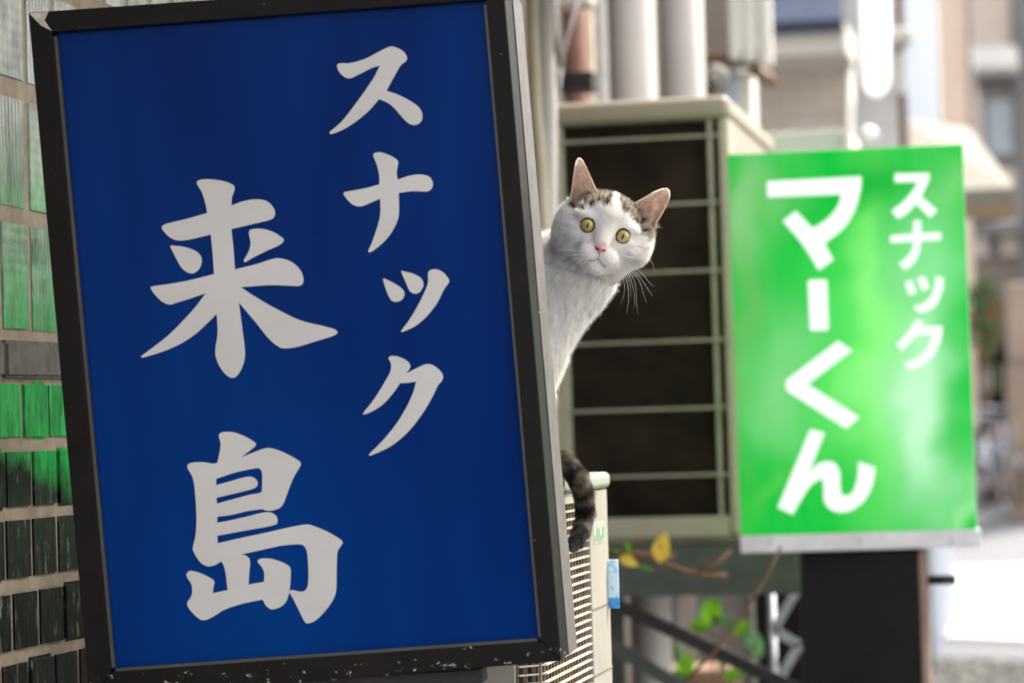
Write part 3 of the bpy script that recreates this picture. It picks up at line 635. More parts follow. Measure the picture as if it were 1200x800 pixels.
def coat(P, Nn, mesh=False):
    """fur colour at surface points: white cat with tabby cap, ears and tail"""
    h = to_head(P); x, y, z = h[:, 0], h[:, 1], h[:, 2]; n = len(P)
    n1 = nzv(P, 180.); n2 = nzv(P, 400., 9); n3 = nzv(P, 110., 30)
    C = np.tile(L3((250, 246, 240)), (n, 1))
    ishead = (np.abs(x) < 75) & (y > -58) & (y < 90) & (np.abs(z) < 62)
    tab = np.where((n1 * .55 + n2 * .45)[:, None] > .02, L3((58, 48, 42)), L3((156, 140, 118)))
    blend = sstep(-.07, .07, n1 * .6 + n2 * .45 + .12 - .006 * np.abs(x - 2))[:, None]; tab = L3((178, 164, 142)) * (1 - blend) + L3((28, 23, 22)) * blend
    wob = n3 * 5 + n1 * 3
    lft = np.minimum(np.minimum(y + wob - (15 + (x + 41) * .36), x + 45 + wob), -x - 2.0 + wob * .6 - np.clip(y - 40, 0, 50) * .05)
    rgt = np.minimum(y + wob - (34 - .66 * (x - 5)), x - 4.5 + wob * .6)
    back = sstep(4, 14, (-z - 22) + (y - 15) * .4 + wob) * (y > 4 - np.clip(-z - 30, 0, 20))
    cap = np.maximum(sstep(-2, 2.5, lft), sstep(-2, 2.5, rgt)); cap = np.maximum(cap, back * (np.abs(x - 1) > 2.5)) * ishead * sstep(2, 7, y + wob + np.clip(-z - 25, 0, 30))
    C = C * (1 - cap[:, None]) + tab * cap[:, None]
    ears = ishead & ((earL(h) < 2.4) | (earR(h) < 2.4)) & (y > 22) & ((np.hypot(x + 51, y - 75) < 62) & (x < -10) | (np.hypot(x - 62, y - 69) < 62) & (x > 14))
    nf = (Nn @ HM.T)[:, 2]
    EL = np.array([34., 0, 0])
    tEar = np.where(x < 0, (y - 16) / 58, ((x - 37) * .47 + (y - 22) * .88) / 53)
    skin = L3((222, 186, 172)) * (1 - sstep(.2, .8, tEar))[:, None] + L3((242, 214, 196)) * sstep(.2, .8, tEar)[:, None]
    skin = skin * (.82 + .3 * n3[:, None]); bt = (1 - sstep(.08, .5, tEar + n1 * .2))[:, None] * .5; skin = skin * (1 - bt) + L3((132, 104, 90)) * bt
    if not mesh: skin = skin * .6 + L3((236, 214, 192)) * .4
    inner = ears & (nf > .05)
    C[inner] = skin[inner]
    C[ears & ~inner] = L3((216, 196, 180)) if mesh else tab[ears & ~inner] * .9
    rimm = ears & (np.maximum(poly_sdf(x, y, EAR_L), -99) > -2.0) & (x < 0) | ears & (poly_sdf(x, y, EAR_R) > -2.0) & (x > 0); rimm &= tEar > .12; C[rimm] = L3((240, 222, 202))  # rim light painted into the pale edge hairs of the ears
    # dark rims of the lids, mouth crease
    for s in (-1, 1):
        d = np.hypot(x - EYE[0] * s, y - EYE[1]); m = (z > 15) & (d < 9.0); C[m] = L3((54, 40, 34))
    m_ = mouth2d(x, y) + np.clip(28 - z, 0, 9)
    cr = (1 - sstep(.4, 1.2, m_))[:, None] * ishead[:, None]; cr = cr * .75; C = C * (1 - cr) + L3((150, 112, 106)) * cr
    nb = (1 - sstep(3, 9, np.hypot(x, (y + 17) * .8)))[:, None] * ((z > 30) & ishead)[:, None]; C = C * (1 - .35 * nb) + L3((222, 176, 164)) * .35 * nb
    # shadow on the lower cheeks painted into the fur as cool grey
    gr = (sstep(14, 34, np.hypot(x - 2, (y + 24) * 1.1)) * (1 - sstep(46, 60, np.abs(x))) * (y < -6) * ishead * (.15 + .35 * np.clip(n3 + .4, 0, 1)))[:, None]; C = C * (1 - gr) + L3((176, 172, 170)) * gr
    q, s, _ = tail_near(P); band = .5 + .5 * np.sin((s - tl_len[3] + .005) / .026 * 2 * math.pi + n3 * 2)
    tc = L3((28, 23, 21)) * (1 - .8 * band[:, None] ** 2 * (s < tl_len[-3])[:, None]) + L3((164, 148, 128)) * (.8 * band[:, None] ** 2) * (s < tl_len[-3])[:, None]
    tc = tc * (.8 + .5 * np.clip(n2, -1, 1))[:, None]
    m = (q < .024) & (s > tl_len[1]) & ~ishead; C[m] = tc[m]
    rump = np.array(B4); rr_ = sstep(.0, .02, .075 - np.linalg.norm(P - rump - np.array((0, .03, .02)), axis=1) + n3 * .03)[:, None] * (~ishead & ~m)[:, None]; C = C * (1 - rr_) + tab * rr_
    return np.clip(C, 0, 1), ears, inner, ishead, (q < .022) & (s > tl_len[1]) & ~ishead
Cv, ears_v, *_ = coat(V, VN, True)
CL = Vector((B4[0], B4[1], ATZ))
cat = thing('cat', 'white cat with tabby patches and amber eyes peeking out from behind blue sign', 'cat', CL)
me = bpy.data.meshes.new('body'); me.from_pydata((V - np.array(CL)).tolist(), [], Fq.tolist()); me.polygons.foreach_set('use_smooth', [True] * len(Fq))
ca = me.color_attributes.new('Col', 'FLOAT_COLOR', 'POINT'); ca.data.foreach_set('color', np.c_[Cv, np.ones(len(V))].ravel().astype(np.float32))
def fur_mat(name, tr, rough, sub=0):
    m, t, b = new_mat(name); a = t.nodes.new('ShaderNodeAttribute'); a.attribute_name = 'Col'
    t.links.new(a.outputs['Color'], b.inputs['Base Color']); b.inputs['Roughness'].default_value = rough; b.inputs['Specular IOR Level'].default_value = .25
    x = t.nodes.new('ShaderNodeBsdfTranslucent'); t.links.new(a.outputs['Color'], x.inputs[0]); mx = t.nodes.new('ShaderNodeMixShader'); mx.inputs[0].default_value = tr
    t.links.new(b.outputs[0], mx.inputs[1]); t.links.new(x.outputs[0], mx.inputs[2]); t.links.new(mx.outputs[0], t.nodes['Material Output'].inputs[0]); return m
M_SKIN = fur_mat('cat_skin', .35, .6); M_FUR = fur_mat('cat_fur', .3, .45)
body = link('body', me, M_SKIN, cat)
# strands
vis = np.linalg.norm(((T0 + T2) / 2 - HCn), axis=1)
fc = (T0 + T2) / 2; hh_ = to_head(fc); inhead = (vis < .105)
dens = np.where(inhead, 2.6e6, np.where((fc[:, 0] > -.66), 1.5e6, .5e6))
qt, _, _ = tail_near(fc); dens = np.where((qt < .02) & (fc[:, 0] > -.58), 2.6e6, dens)
w = fa * dens; NH = int(w.sum()); pick = RNG.choice(len(Fq), NH, p=w / w.sum())
uu, vv = RNG.random(NH), RNG.random(NH)
lerp4 = lambda A: ((A[Fq[pick, 0]] * (1-uu)[:, None] + A[Fq[pick, 1]] * uu[:, None]) * (1-vv)[:, None] + (A[Fq[pick, 3]] * (1-uu)[:, None] + A[Fq[pick, 2]] * uu[:, None]) * vv[:, None])
RP = lerp4(V); RN = lerp4(VN); RN /= np.linalg.norm(RN, axis=1)[:, None]
RC, eh, ei, hd, tlm = coat(RP, RN)
h = to_head(RP); x, y, z = h[:, 0], h[:, 1], h[:, 2]
fl = h - np.array((0, -22, 58)); fl = fl / np.linalg.norm(fl, axis=1)[:, None]
fl[:, 1] -= .25 * (y < -10); FW = fl @ HM
_, _, tdir = tail_near(RP); nd = (np.array(B2) - B0) / np.linalg.norm(np.array(B2) - B0)
clump = np.stack([nzv(RP, 55., 3), nzv(RP, 55., 41), nzv(RP, 55., 77)], -1)
bd = nd * .8 + np.array((0.12, -.1, -.45)) + clump * 1.5; FW = np.where(hd[:, None], FW, bd)
wn = sstep(-70, -42, y)[:, None] * (vis[pick] < .12)[:, None]; FW = FW * wn + bd * (1 - wn)
FW = np.where(tlm[:, None], tdir, FW)
earax = np.where((x < 0)[:, None], np.array((-.3, .95, .1)), np.array((.5, .85, .1))) @ HM; FW = np.where(eh[:, None], earax, FW)
FW += RNG.normal(0, .16, FW.shape); FW -= RN * (FW * RN).sum(1)[:, None]; FW /= np.linalg.norm(FW, axis=1)[:, None] + 1e-9
dn = np.hypot(x, y + 24); de = np.minimum(np.hypot(x - EYE[0], y - EYE[1]), np.hypot(x + EYE[0], y - EYE[1])); front = z > 12
Ln = .0018 + .0052 * sstep(10, 52, dn); Ln = np.where(front, np.minimum(Ln, .0012 + .0040 * sstep(10, 26, de)), Ln)
Ln = np.where(hd, Ln * 1.25, .0155); Ln = np.where(tlm, .0105, Ln); Ln = np.where(eh, .0016, Ln)
_, st_, _ = tail_near(RP); tipf = sstep(tl_len[-1] - .03, tl_len[-1], st_) * tlm; Ln = Ln * (1 - .45 * tipf)
Ln *= RNG.uniform(.6, 1.25, NH)
keep = np.ones(NH, bool)
keep &= ~(hd & front & (de < 9.0)); keep &= ~(hd & (z > 34) & (np.hypot(x, (y + 22.5)) < 6.2))
keep &= ~(ei & (RNG.random(NH) < .80))
mline = mouth2d(x, y) + np.clip(28 - z, 0, 9); keep &= ~(hd & (mline < .7))
RP, RN, RC, FW, Ln, hd, tlm, eh, x, y, z, tipf = (A[keep] for A in (RP, RN, RC, FW, Ln, hd, tlm, eh, x, y, z, tipf)); NH = len(RP)
RC *= (RNG.choice([.72, .92, 1.0, 1.1], NH, p=[.16, .3, .34, .2]))[:, None]; RC = np.clip(RC, 0, 1)
# long pale tufts at the front edges inside both ears
ex_p, ex_n, ex_f, ex_l = [], [], [], []
for (bx, by, tx, ty, sgn, cnt_) in ((-22, 34, -44, 46, -1, 90), (-44, 16, -48, 44, 1, 110), (26, 32, 44, 44, 1, 90), (50, 18, 56, 40, -1, 110)):
    for k in range(cnt_):
        t_ = random.random() ** 1.5; px_, py_ = bx + (tx - bx) * t_ * .6, by + (ty - by) * t_ * .6
        ex_p.append(from_head((px_, py_, -6 + random.uniform(-3, 3)))); d_ = np.array((sgn * random.uniform(.1, .7), random.uniform(.5, 1), random.uniform(.1, .5))); d_ /= np.linalg.norm(d_)
        ex_f.append(d_ @ HM); ex_l.append(random.uniform(.006, .014))
ne = len(ex_p); P0h = np.concatenate([RP, np.array(ex_p)]); FWa = np.concatenate([FW, np.array(ex_f)]); La = np.concatenate([Ln, np.array(ex_l)]); RNa = np.concatenate([RN, np.tile(np.array(HF), (ne, 1))]); RCa = np.concatenate([RC, np.tile(L3((214, 200, 184)), (ne, 1))])
NT = len(P0h); lift = np.where(np.r_[tlm, np.zeros(ne, bool)], .62, np.where(np.r_[hd, np.ones(ne, bool)], .46, .66)) * RNG.uniform(.5, 1.5, NT)
lift = np.where(np.r_[eh, np.zeros(ne, bool)], .25, lift); lift *= 1 - .6 * np.r_[tipf, np.zeros(ne)]
g_ = np.array((0, 0, -1.0)); curl = RNG.normal(0, .10, (NT, 3))
pos = np.zeros((NT, 4, 3)); pos[:, 0] = P0h - RNa * .0003; cur = pos[:, 0].copy()
for k in range(3):
    d_ = FWa + RNa * (lift * (1.15 - .42 * k))[:, None] + g_ * (.06 * k) + curl * k; d_ /= np.linalg.norm(d_, axis=1)[:, None]
    cur = cur + d_ * (La / 3)[:, None]; pos[:, k + 1] = cur
hc = bpy.data.hair_curves.new('fur'); hc.add_curves([4] * NT)
hc.attributes['position'].data.foreach_set('vector', (pos.reshape(-1, 3) - np.array(CL)).astype(np.float32).ravel())
ra = hc.attributes.get('radius') or hc.attributes.new('radius', 'FLOAT', 'POINT')
base_r = np.where(np.r_[hd, np.ones(ne, bool)], .00008, .00012)
ra.data.foreach_set('value', (base_r[:, None] * np.array([1, .9, .6, .12])[None]).astype(np.float32).ravel())
cc = hc.attributes.new('Col', 'FLOAT_COLOR', 'CURVE'); cc.data.foreach_set('color', np.c_[RCa, np.ones(NT)].astype(np.float32).ravel())
hc.materials.append(M_FUR); fo = bpy.data.objects.new('fur', hc); COL.objects.link(fo); fo.parent = body; WM['fur'] = WM[body.name]
print('hairs', NT)
# eyes
def eye_mat():
    m, t, b = new_mat('cat_eye'); c = coords(t); s = t.nodes.new('ShaderNodeSeparateXYZ'); t.links.new(c, s.inputs[0])
    x2 = math_(t, 'MULTIPLY', s.outputs[0], 1 / U); y2 = math_(t, 'MULTIPLY', s.outputs[1], 1 / U)
    r = math_(t, 'SQRT', math_(t, 'ADD', math_(t, 'MULTIPLY', x2, x2), math_(t, 'MULTIPLY', y2, y2)))
    ang = math_(t, 'ARCTAN2', y2, x2); cb = t.nodes.new('ShaderNodeCombineXYZ'); t.links.new(math_(t, 'MULTIPLY', ang, 5), cb.inputs[0]); t.links.new(math_(t, 'MULTIPLY', r, .12), cb.inputs[1])
    fib = nz(t, cb.outputs[0], 2.5, 4, .7)
    col = ramp(t, math_(t, 'DIVIDE', r, 12), [(.0, lin((150, 130, 62))), (.2, lin((184, 160, 80))), (.42, lin((204, 178, 92))), (.6, lin((172, 138, 58))), (.665, lin((108, 78, 34))), (.73, lin((26, 18, 14)))])
    out = mixc(t, math_(t, 'MULTIPLY', fib, .55), col.outputs[0], lin((96, 78, 30)))
    px_ = math_(t, 'DIVIDE', x2, 1.5); py_ = math_(t, 'DIVIDE', y2, 4.6); e_ = math_(t, 'ADD', math_(t, 'POWER', math_(t, 'ABSOLUTE', px_), 1.6), math_(t, 'MULTIPLY', py_, py_))
    k = ramp(t, e_, [(.75, (0,0,0,1)), (1.0, (1,1,1,1))]); out = mixc(t, k.outputs[0], lin((10, 9, 8)), out)
    t.links.new(out, b.inputs['Base Color']); b.inputs['Roughness'].default_value = .35; b.inputs['Coat Weight'].default_value = 1; b.inputs['Coat Roughness'].default_value = .03; return m
M_EYE = eye_mat()
def headmat(q, s=1.0): p = from_head(q) - np.array(CL); return Matrix(((HR.x, HU.x, HFv.x, p[0]), (HR.y, HU.y, HFv.y, p[1]), (HR.z, HU.z, HFv.z, p[2]), (0, 0, 0, 1)))
for s in (-1, 1):
    bm = bmesh.new(); bmesh.ops.create_uvsphere(bm, u_segments=40, v_segments=24, radius=(ER - .35) * U)
    em = bpy.data.meshes.new('eye'); bm.to_mesh(em); bm.free(); em.polygons.foreach_set('use_smooth', [True] * len(em.polygons))
    link('eye', em, M_EYE, cat, headmat((EYE[0] * s, EYE[1], EYE[2])))
# nose leather
gx_ = np.linspace(-9, 9, 46); gy_ = np.linspace(-31, -14, 44); gz_n = np.linspace(34, 52, 46)
Pn = np.stack(np.meshgrid(gx_, gy_, gz_n, indexing='ij'), -1)
dn_ = smin(ell(Pn, (0, -21.5, 44.0), (7.4, 3.7, 4.6)), cone(Pn, (0, -22, 44.8), (0, -27, 45.2), 3.4, 1.4), 3)
for s in (-1, 1): dn_ = smax(dn_, -smin(ell(Pn, (4.0 * s, -23.6, 47.2), (2.0, 1.25, 2.2)), ell(Pn, (5.6 * s, -22.8, 45.5), (1.6, .9, 2)), 1), .8)
Vn, Fn = surface_nets(dn_.astype(np.float32), gx_, gy_, gz_n); Fn = Fn[(Fn >= 0).all(1)]
nm = bpy.data.meshes.new('nose'); nm.from_pydata((Vn * U).tolist(), [], Fn.tolist()); nm.polygons.foreach_set('use_smooth', [True] * len(Fn))
o0 = from_head((0, 0, 0)) - np.array(CL); NM = Matrix(((HR.x, HU.x, HFv.x, o0[0]), (HR.y, HU.y, HFv.y, o0[1]), (HR.z, HU.z, HFv.z, o0[2]), (0, 0, 0, 1)))
link('nose', nm, simple('pink_nose', (214, 142, 136), .45, (196, 120, 116), 300, bmp=.1), cat, NM)
nsm = simple('nostril', (60, 24, 22), .8, (44, 18, 16), 100, bmp=0)
for s in (-1, 1):
    bm = bmesh.new(); bmesh.ops.create_uvsphere(bm, u_segments=12, v_segments=8, radius=1)
    for v in bm.verts: v.co = Vector((v.co.x * 1.7, v.co.y * 1.0, v.co.z * 1.2)) * U
    em = bpy.data.meshes.new('nostril'); bm.to_mesh(em); bm.free(); p = from_head((4.0 * s, -23.6, 45.0)) - np.array(CL); L_ = NM.copy(); L_.translation = Vector(p); link('nostril', em, nsm, cat, L_)
# whiskers
M_WHISK = fur_mat('whisker', .5, .3); 
m_, t_, b_w = new_mat('whisker_white'); b_w.inputs['Base Color'].default_value = lin((240, 238, 232)); b_w.inputs['Roughness'].default_value = .3; M_WHISK = m_
def whisk(pts, w0=.16):
    """crop-pixel track, first point on the muzzle; depth swings back from the pad"""
    P = []; n = len(pts)
    for i, (a, b) in enumerate(pts):
        px, py = 630 + a * .1875, 290 + b * .1875; hx, hy = img_head(px, py); t = i / (n - 1)
        P.append(np.array((hx, hy, (34 if i == 0 else 40) + 10 * math.sin(t * 1.6) )))
    # smooth
    out = []
    for i in range(n - 1):
        p0, p1, p2, p3 = P[max(i-1, 0)], P[i], P[i+1], P[min(i+2, n-1)]
        for k in range(6):
            t = k / 6; out.append(.5 * (2*p1 + (p2-p0)*t + (2*p0-5*p1+4*p2-p3)*t*t + (3*p1-p0-3*p2+p3)*t**3))
    out.append(P[-1]); W = [Vector(from_head(p)) for p in out]; N_ = len(W)
    obj('whisker', MB().tube(W, [w0 * .001 * (1 - .8 * i / N_) for i in range(N_)], 5), M_WHISK, cat)
for tr in (((440, 70), (505, 140), (530, 230), (522, 310), (503, 350)), ((450, 75), (530, 160), (552, 240), (556, 330), (542, 412)), ((452, 70), (545, 150), (578, 220), (592, 290), (592, 370)),
           ((456, 66), (560, 150), (600, 230), (605, 330), (616, 412)), ((458, 62), (580, 150), (630, 220), (650, 290), (671, 345)), ((460, 58), (580, 130), (640, 200), (680, 260), (708, 300)),
           ((462, 55), (590, 120), (650, 170), (690, 220), (727, 238)), ((470, 50), (600, 60), (690, 80), (712, 110), (716, 150)), ((455, 66), (540, 160), (566, 230), (572, 305)),
           ((320, 62), (260, 55), (190, 85), (140, 140)), ((322, 56), (250, 40), (170, 50), (115, 78)), ((322, 66), (270, 70), (215, 110), (185, 160)), ((325, 50), (240, 20), (160, 10), (90, 22)), ((328, 70), (280, 90), (240, 140)),
           ((440, 80), (480, 120), (520, 170), (545, 215)), ((438, 76), (470, 140), (490, 190))):
    whisk(tr)

# ------------------------------------------------------------------ rear outdoor unit, narrow end to the camera
RY = 5.6
X0 = atY(646, 380, RY).x; X1 = atY(861, 380, RY).x; ZT = atY(750, 117, RY).z; ZB = atY(760, 640, RY).z; RY1 = RY + .86
print('rear unit', X0, X1, ZT, ZB)
M_OLIVE = simple('aged_cream_casing', (190, 180, 164), .5, (168, 158, 142), 5, bmp=.1)
M_LIDW = simple('aged_white_lid', (168, 156, 140), .45, (150, 139, 124), 4, bmp=.1)
def coil_mat():
    m, t, b = new_mat('dusty_coil'); n = nz(t, wpos(t, (1, 1, 1)), 9, 5, .7)
    r = ramp(t, n, [(.3, lin((38, 31, 27))), (.55, lin((60, 50, 43))), (.75, lin((104, 90, 76)))]); t.links.new(r.outputs[0], b.inputs['Base Color']); b.inputs['Roughness'].default_value = .7; return m
M_COIL = coil_mat()
ru = thing('air_conditioner_unit', 'tall aged cream outdoor unit with wire guard over dark coil, on steel rack', 'air conditioner', (X0, RY, ZB))
pw = atY(665, 380, RY).x - X0; pr = X1 - atY(848, 380, RY).x
zt = zat(750, 143, RY); zb = zat(760, 606, RY)
obj('corner_post', MB().box((X0, RY, ZB + .02), (X0 + pw, RY + .03, zt)), M_OLIVE, ru, .004)
obj('corner_post', MB().box((X1 - pr, RY, ZB + .02), (X1, RY + .05, zt)), M_OLIVE, ru, .006)
obj('side_panel', MB().box((X1 - .004, RY + .05, ZB + .02), (X1 - .001, RY1, zt)), M_LIDW, ru)
obj('back_panel', MB().box((X0, RY + .03, ZB + .02), (X0 + .003, RY1, zt)).box((X0 + .003, RY1 - .003, ZB + .02), (X1 - .004, RY1, zt)), M_OLIVE, ru)
for k in range(3):                                     # fan-side louvre seams on the long side
    obj('louvre', MB().box((X1 - .001, RY + .12, ZB + .12 + .2 * k), (X1 + .004, RY1 - .08, ZB + .125 + .2 * k)), M_OLIVE, ru)
obj('lid', MB().box((X0 - .006, RY - .012, zt), (X1 + .004, RY1 + .01, ZT)), M_LIDW, ru, .016, seg=5)
mb = MB().box((X0 + pw, RY + .002, ZB + .012), (X1 - pr, RY + .03, zb - .0)); obj('bottom_panel', mb, M_OLIVE, ru, .004)
obj('coil', MB().box((X0 + pw - .004, RY + .045, zb - .01), (X1 - pr + .004, RY + .06, zt - .001)), M_COIL, ru)
mb = MB(); x = X0 + pw + .001
while x < X1 - pr: mb.box((x, RY + .036, zb), (x + .0022, RY + .0449, zt - .003)); x += .0050
tag(obj('coil_fins', mb, simple('fin_metal', (78, 62, 50), .6, (30, 23, 18), 7, spec=.2), ru), kind='stuff')
mb = MB(); zz = zb + .02
while zz < zt - .01: mb.box((X0 + pw, RY + .0449 - .003, zz), (X1 - pr, RY + .0446, zz + .005)); zz += .026
M_WIRE = simple('cream_wire', (176, 168, 152), .5, (154, 146, 132), 20)
for py in (163, 241, 320, 401, 480, 558):
    z = zat(750, py, RY); a = atY(750, py, RY)
    obj('guard_bar', MB().box((X0 + pw - .002, RY - .004, z - .0030), (X1 - pr - .002, RY + .004, z + .0030)), M_WIRE, ru, .002)
xa = atY(838, 380, RY).x; obj('guard_upright', MB().box((xa - .005, RY + .0045, zb - .002), (xa + .005, RY + .0125, zt + .001)), M_WIRE, ru, .002)
xa = atY(700, 380, RY).x
obj('base_skirt', MB().box((X0 - .002, RY - .01, ZB), (X1 + .002, RY1, ZB + .018)), simple('dusty_skirt', (120, 112, 98), .7, (92, 86, 76), 9), ru, .004)
# steel rack
M_RACK = simple('grey_green_steel', (96, 102, 98), .5, (64, 69, 67), 6, speck=(120, 90, 60), speck_t=.7, speck_s=30)
M_BRACE = simple('black_brace', (38, 38, 42), .4, (26, 26, 28), 10)
rk = thing('steel_rack', 'grey green angle steel rack with black diagonal brace carrying the tall rear unit', 'rack', (X0, RY, 0))
bx0 = X0 - .04; bx1 = atY(968, 670, RY).x; bz1 = ZB - .0005; bz0 = zat(800, 697, RY)
obj('beam', MB().box((bx0, RY - .02, bz0), (bx1, RY - .014, bz1)).box((bx0, RY - .014, bz1 - .006), (bx1, RY + .04, bz1)), M_RACK, rk, .001)
obj('beam', MB().box((bx0, RY1 - .04, bz0), (bx1, RY1 - .034, bz1)).box((bx0, RY1 - .1, bz1 - .006), (bx1, RY1 - .04, bz1)), M_RACK, rk, .001)
for y in (RY - .012, RY1 - .08):
    for x in (bx0 + .002, bx1 - .05): obj('leg', MB().box((x, y, 0), (x + .006, y + .04, bz0)).box((x + .006, y, 0), (x + .045, y + .006, bz0)), M_RACK, rk)
a, b_ = atY(700, 697, RY - .03), atY(930, 806, RY - .03)
obj('brace', MB().bar(a, b_ + (b_ - a) * .3, .006, .026, (0, -1, 0) if False else (0, 0, 1)), M_BRACE, rk)
a, b_ = atY(700, 745, RY + .1), atY(800, 806, RY + .1)
obj('brace', MB().bar(a, b_ + (b_ - a) * .5, .006, .028), M_RACK, rk)
obj('side_rail', MB().box((bx1 - .006, RY + .042, bz0 + .02), (bx1, RY1 - .102, bz1 - .008)), M_RACK, rk)

# ------------------------------------------------------------------ pipes on the wall behind
M_PIPE = simple('white_drain_pipe', (196, 190, 184), .5, (178, 172, 166), 2, bmp=.05)
M_BEIGE = simple('beige_flex_hose', (200, 190, 168), .6, (176, 164, 140), 12)
M_COPPER = simple('reddish_brown_pipe', (140, 98, 82), .55, (104, 68, 56), 6)
M_CABLE = simple('dark_cable', (58, 46, 42), .6)
M_GREYC = simple('grey_white_conduit', (184, 182, 182), .6, (158, 156, 156), 20)
def pipe(name, label, cat, px, Y, r, mat, y0=-40, z0=.0, group=None, corr=0, z1=4.2, n=20):
    P = atY(px, 60, Y); x, y = P.x, Y
    T = thing(name, label, cat, (x, y, z0), group=group)
    if corr:
        pts, rr = [], []; z = max(z0, 1.0); k = 0
        pts.append((x, y, z0)); rr.append(r * .9)
        while z < 3.0: pts.append((x, y, z)); rr.append(r if k % 2 else r * .86); z += corr; k += 1
        pts.append((x, y, z1)); rr.append(r)
        obj('pipe_run', MB().tube(pts, rr, n), mat, T)
    else:
        obj('pipe_run', MB().tube([(WX - .02, y, 1.30), (WX + .02, y, 1.31), (x - .02, y, 1.33), (x, y, 1.38), (x, y, 1.46), (x, y, z1)], r, n), mat, T)
        for z in (zat(px, -60, Y), 1.7):
            obj('pipe_clip', MB().tube([(x, y, z), (x, y, z + .03)], r * 1.07, n).box((WX - .012, y - .012, z + .005), (x, y + .012, z + .025)), M_GREYC, T)
    return T
pipe('drain_pipe', 'wide white drain pipe, left of the two behind the tall unit', 'pipe', 741, 6.9, .0585, M_PIPE, group='white drain pipes above the tall unit')
pipe('drain_pipe', 'wide white drain pipe, right of the two behind the tall unit', 'pipe', 799, 7.8, .0625, M_PIPE, group='white drain pipes above the tall unit')
pipe('conduit', 'ribbed grey white conduit just left of the white drain pipes', 'conduit', 703, 6.75, .019, M_GREYC, corr=.018)
pipe('conduit', 'pale beige slim pipe between brown pipe and ribbed conduit', 'conduit', 690, 6.7, .014, M_BEIGE)
pipe('copper_pipe', 'reddish brown lagged pipe behind the tall unit lid', 'pipe', 672, 6.6, .034, M_COPPER)
# hanging beige flex hose with a white bundle close to the sign edge
T = thing('flex_hose', 'beige ribbed hose hanging beside the blue sign edge', 'hose', tuple(atY(628, 150, 4.9)))
pts = []; rr = []
P = [atY(623, -30, 4.9), atY(625, 60, 4.9), atY(628, 130, 4.9), atY(634, 200, 4.9), atY(640, 330, 4.92), atY(642, 600, 4.95)]
for i in range(len(P) - 1):
    for k in range(24): pts.append(P[i].lerp(P[i+1], k / 24)); rr.append(.0125 if k % 2 else .0098)
obj('hose_run', MB().tube(pts, rr, 12), M_BEIGE, T)
T = thing('wrapped_pipe', 'white wrapped pipe bundle behind the beige hose', 'pipe', tuple(atY(640, 100, 5.2)))
obj('pipe_run', MB().tube([atY(633, -30, 5.2), atY(637, 40, 5.2), atY(638, 130, 5.2), atY(640, 300, 5.2), atY(641, 700, 5.2)], [.016, .018, .024, .02, .018], 12), M_PIPE, T)
T = thing('cable', 'thin cables crossing in a V in front of brown pipe', 'cable', tuple(atY(655, 60, 6.2)))
for (p, q_) in (((640, -10), (657, 80)), ((680, -10), (656, 82)), ((657, 80), (655, 140)), ((650, -20), (659, 78))):
    obj('cable_run', MB().tube([atY(*p, 6.2), atY((p[0]+q_[0])/2 - 2, (p[1]+q_[1])/2 + 4, 6.2), atY(*q_, 6.2)], .0045, 6), M_GREYC if p[0] != 640 else M_CABLE, T)
T = thing('junction_box', 'off white junction box above the brown pipes', 'box', tuple(atY(655, 2, 6.3)))
a, b_ = atY(642, 6, 6.3), atY(688, -40, 6.3); obj('cover', MB().box((a.x, 6.3, a.z), (b_.x, 6.42, b_.z)), M_PIPE, T, .01)
a = atY(618, 16, 5.0); obj('clip', MB().box((WX - .011, 6.32, a.z + .02), (b_.x, 6.40, a.z + .06)), M_STEEL, T)

M_GALV = simple('galvanised', (196, 200, 206), .45, (150, 154, 160), 14, metal=.5)
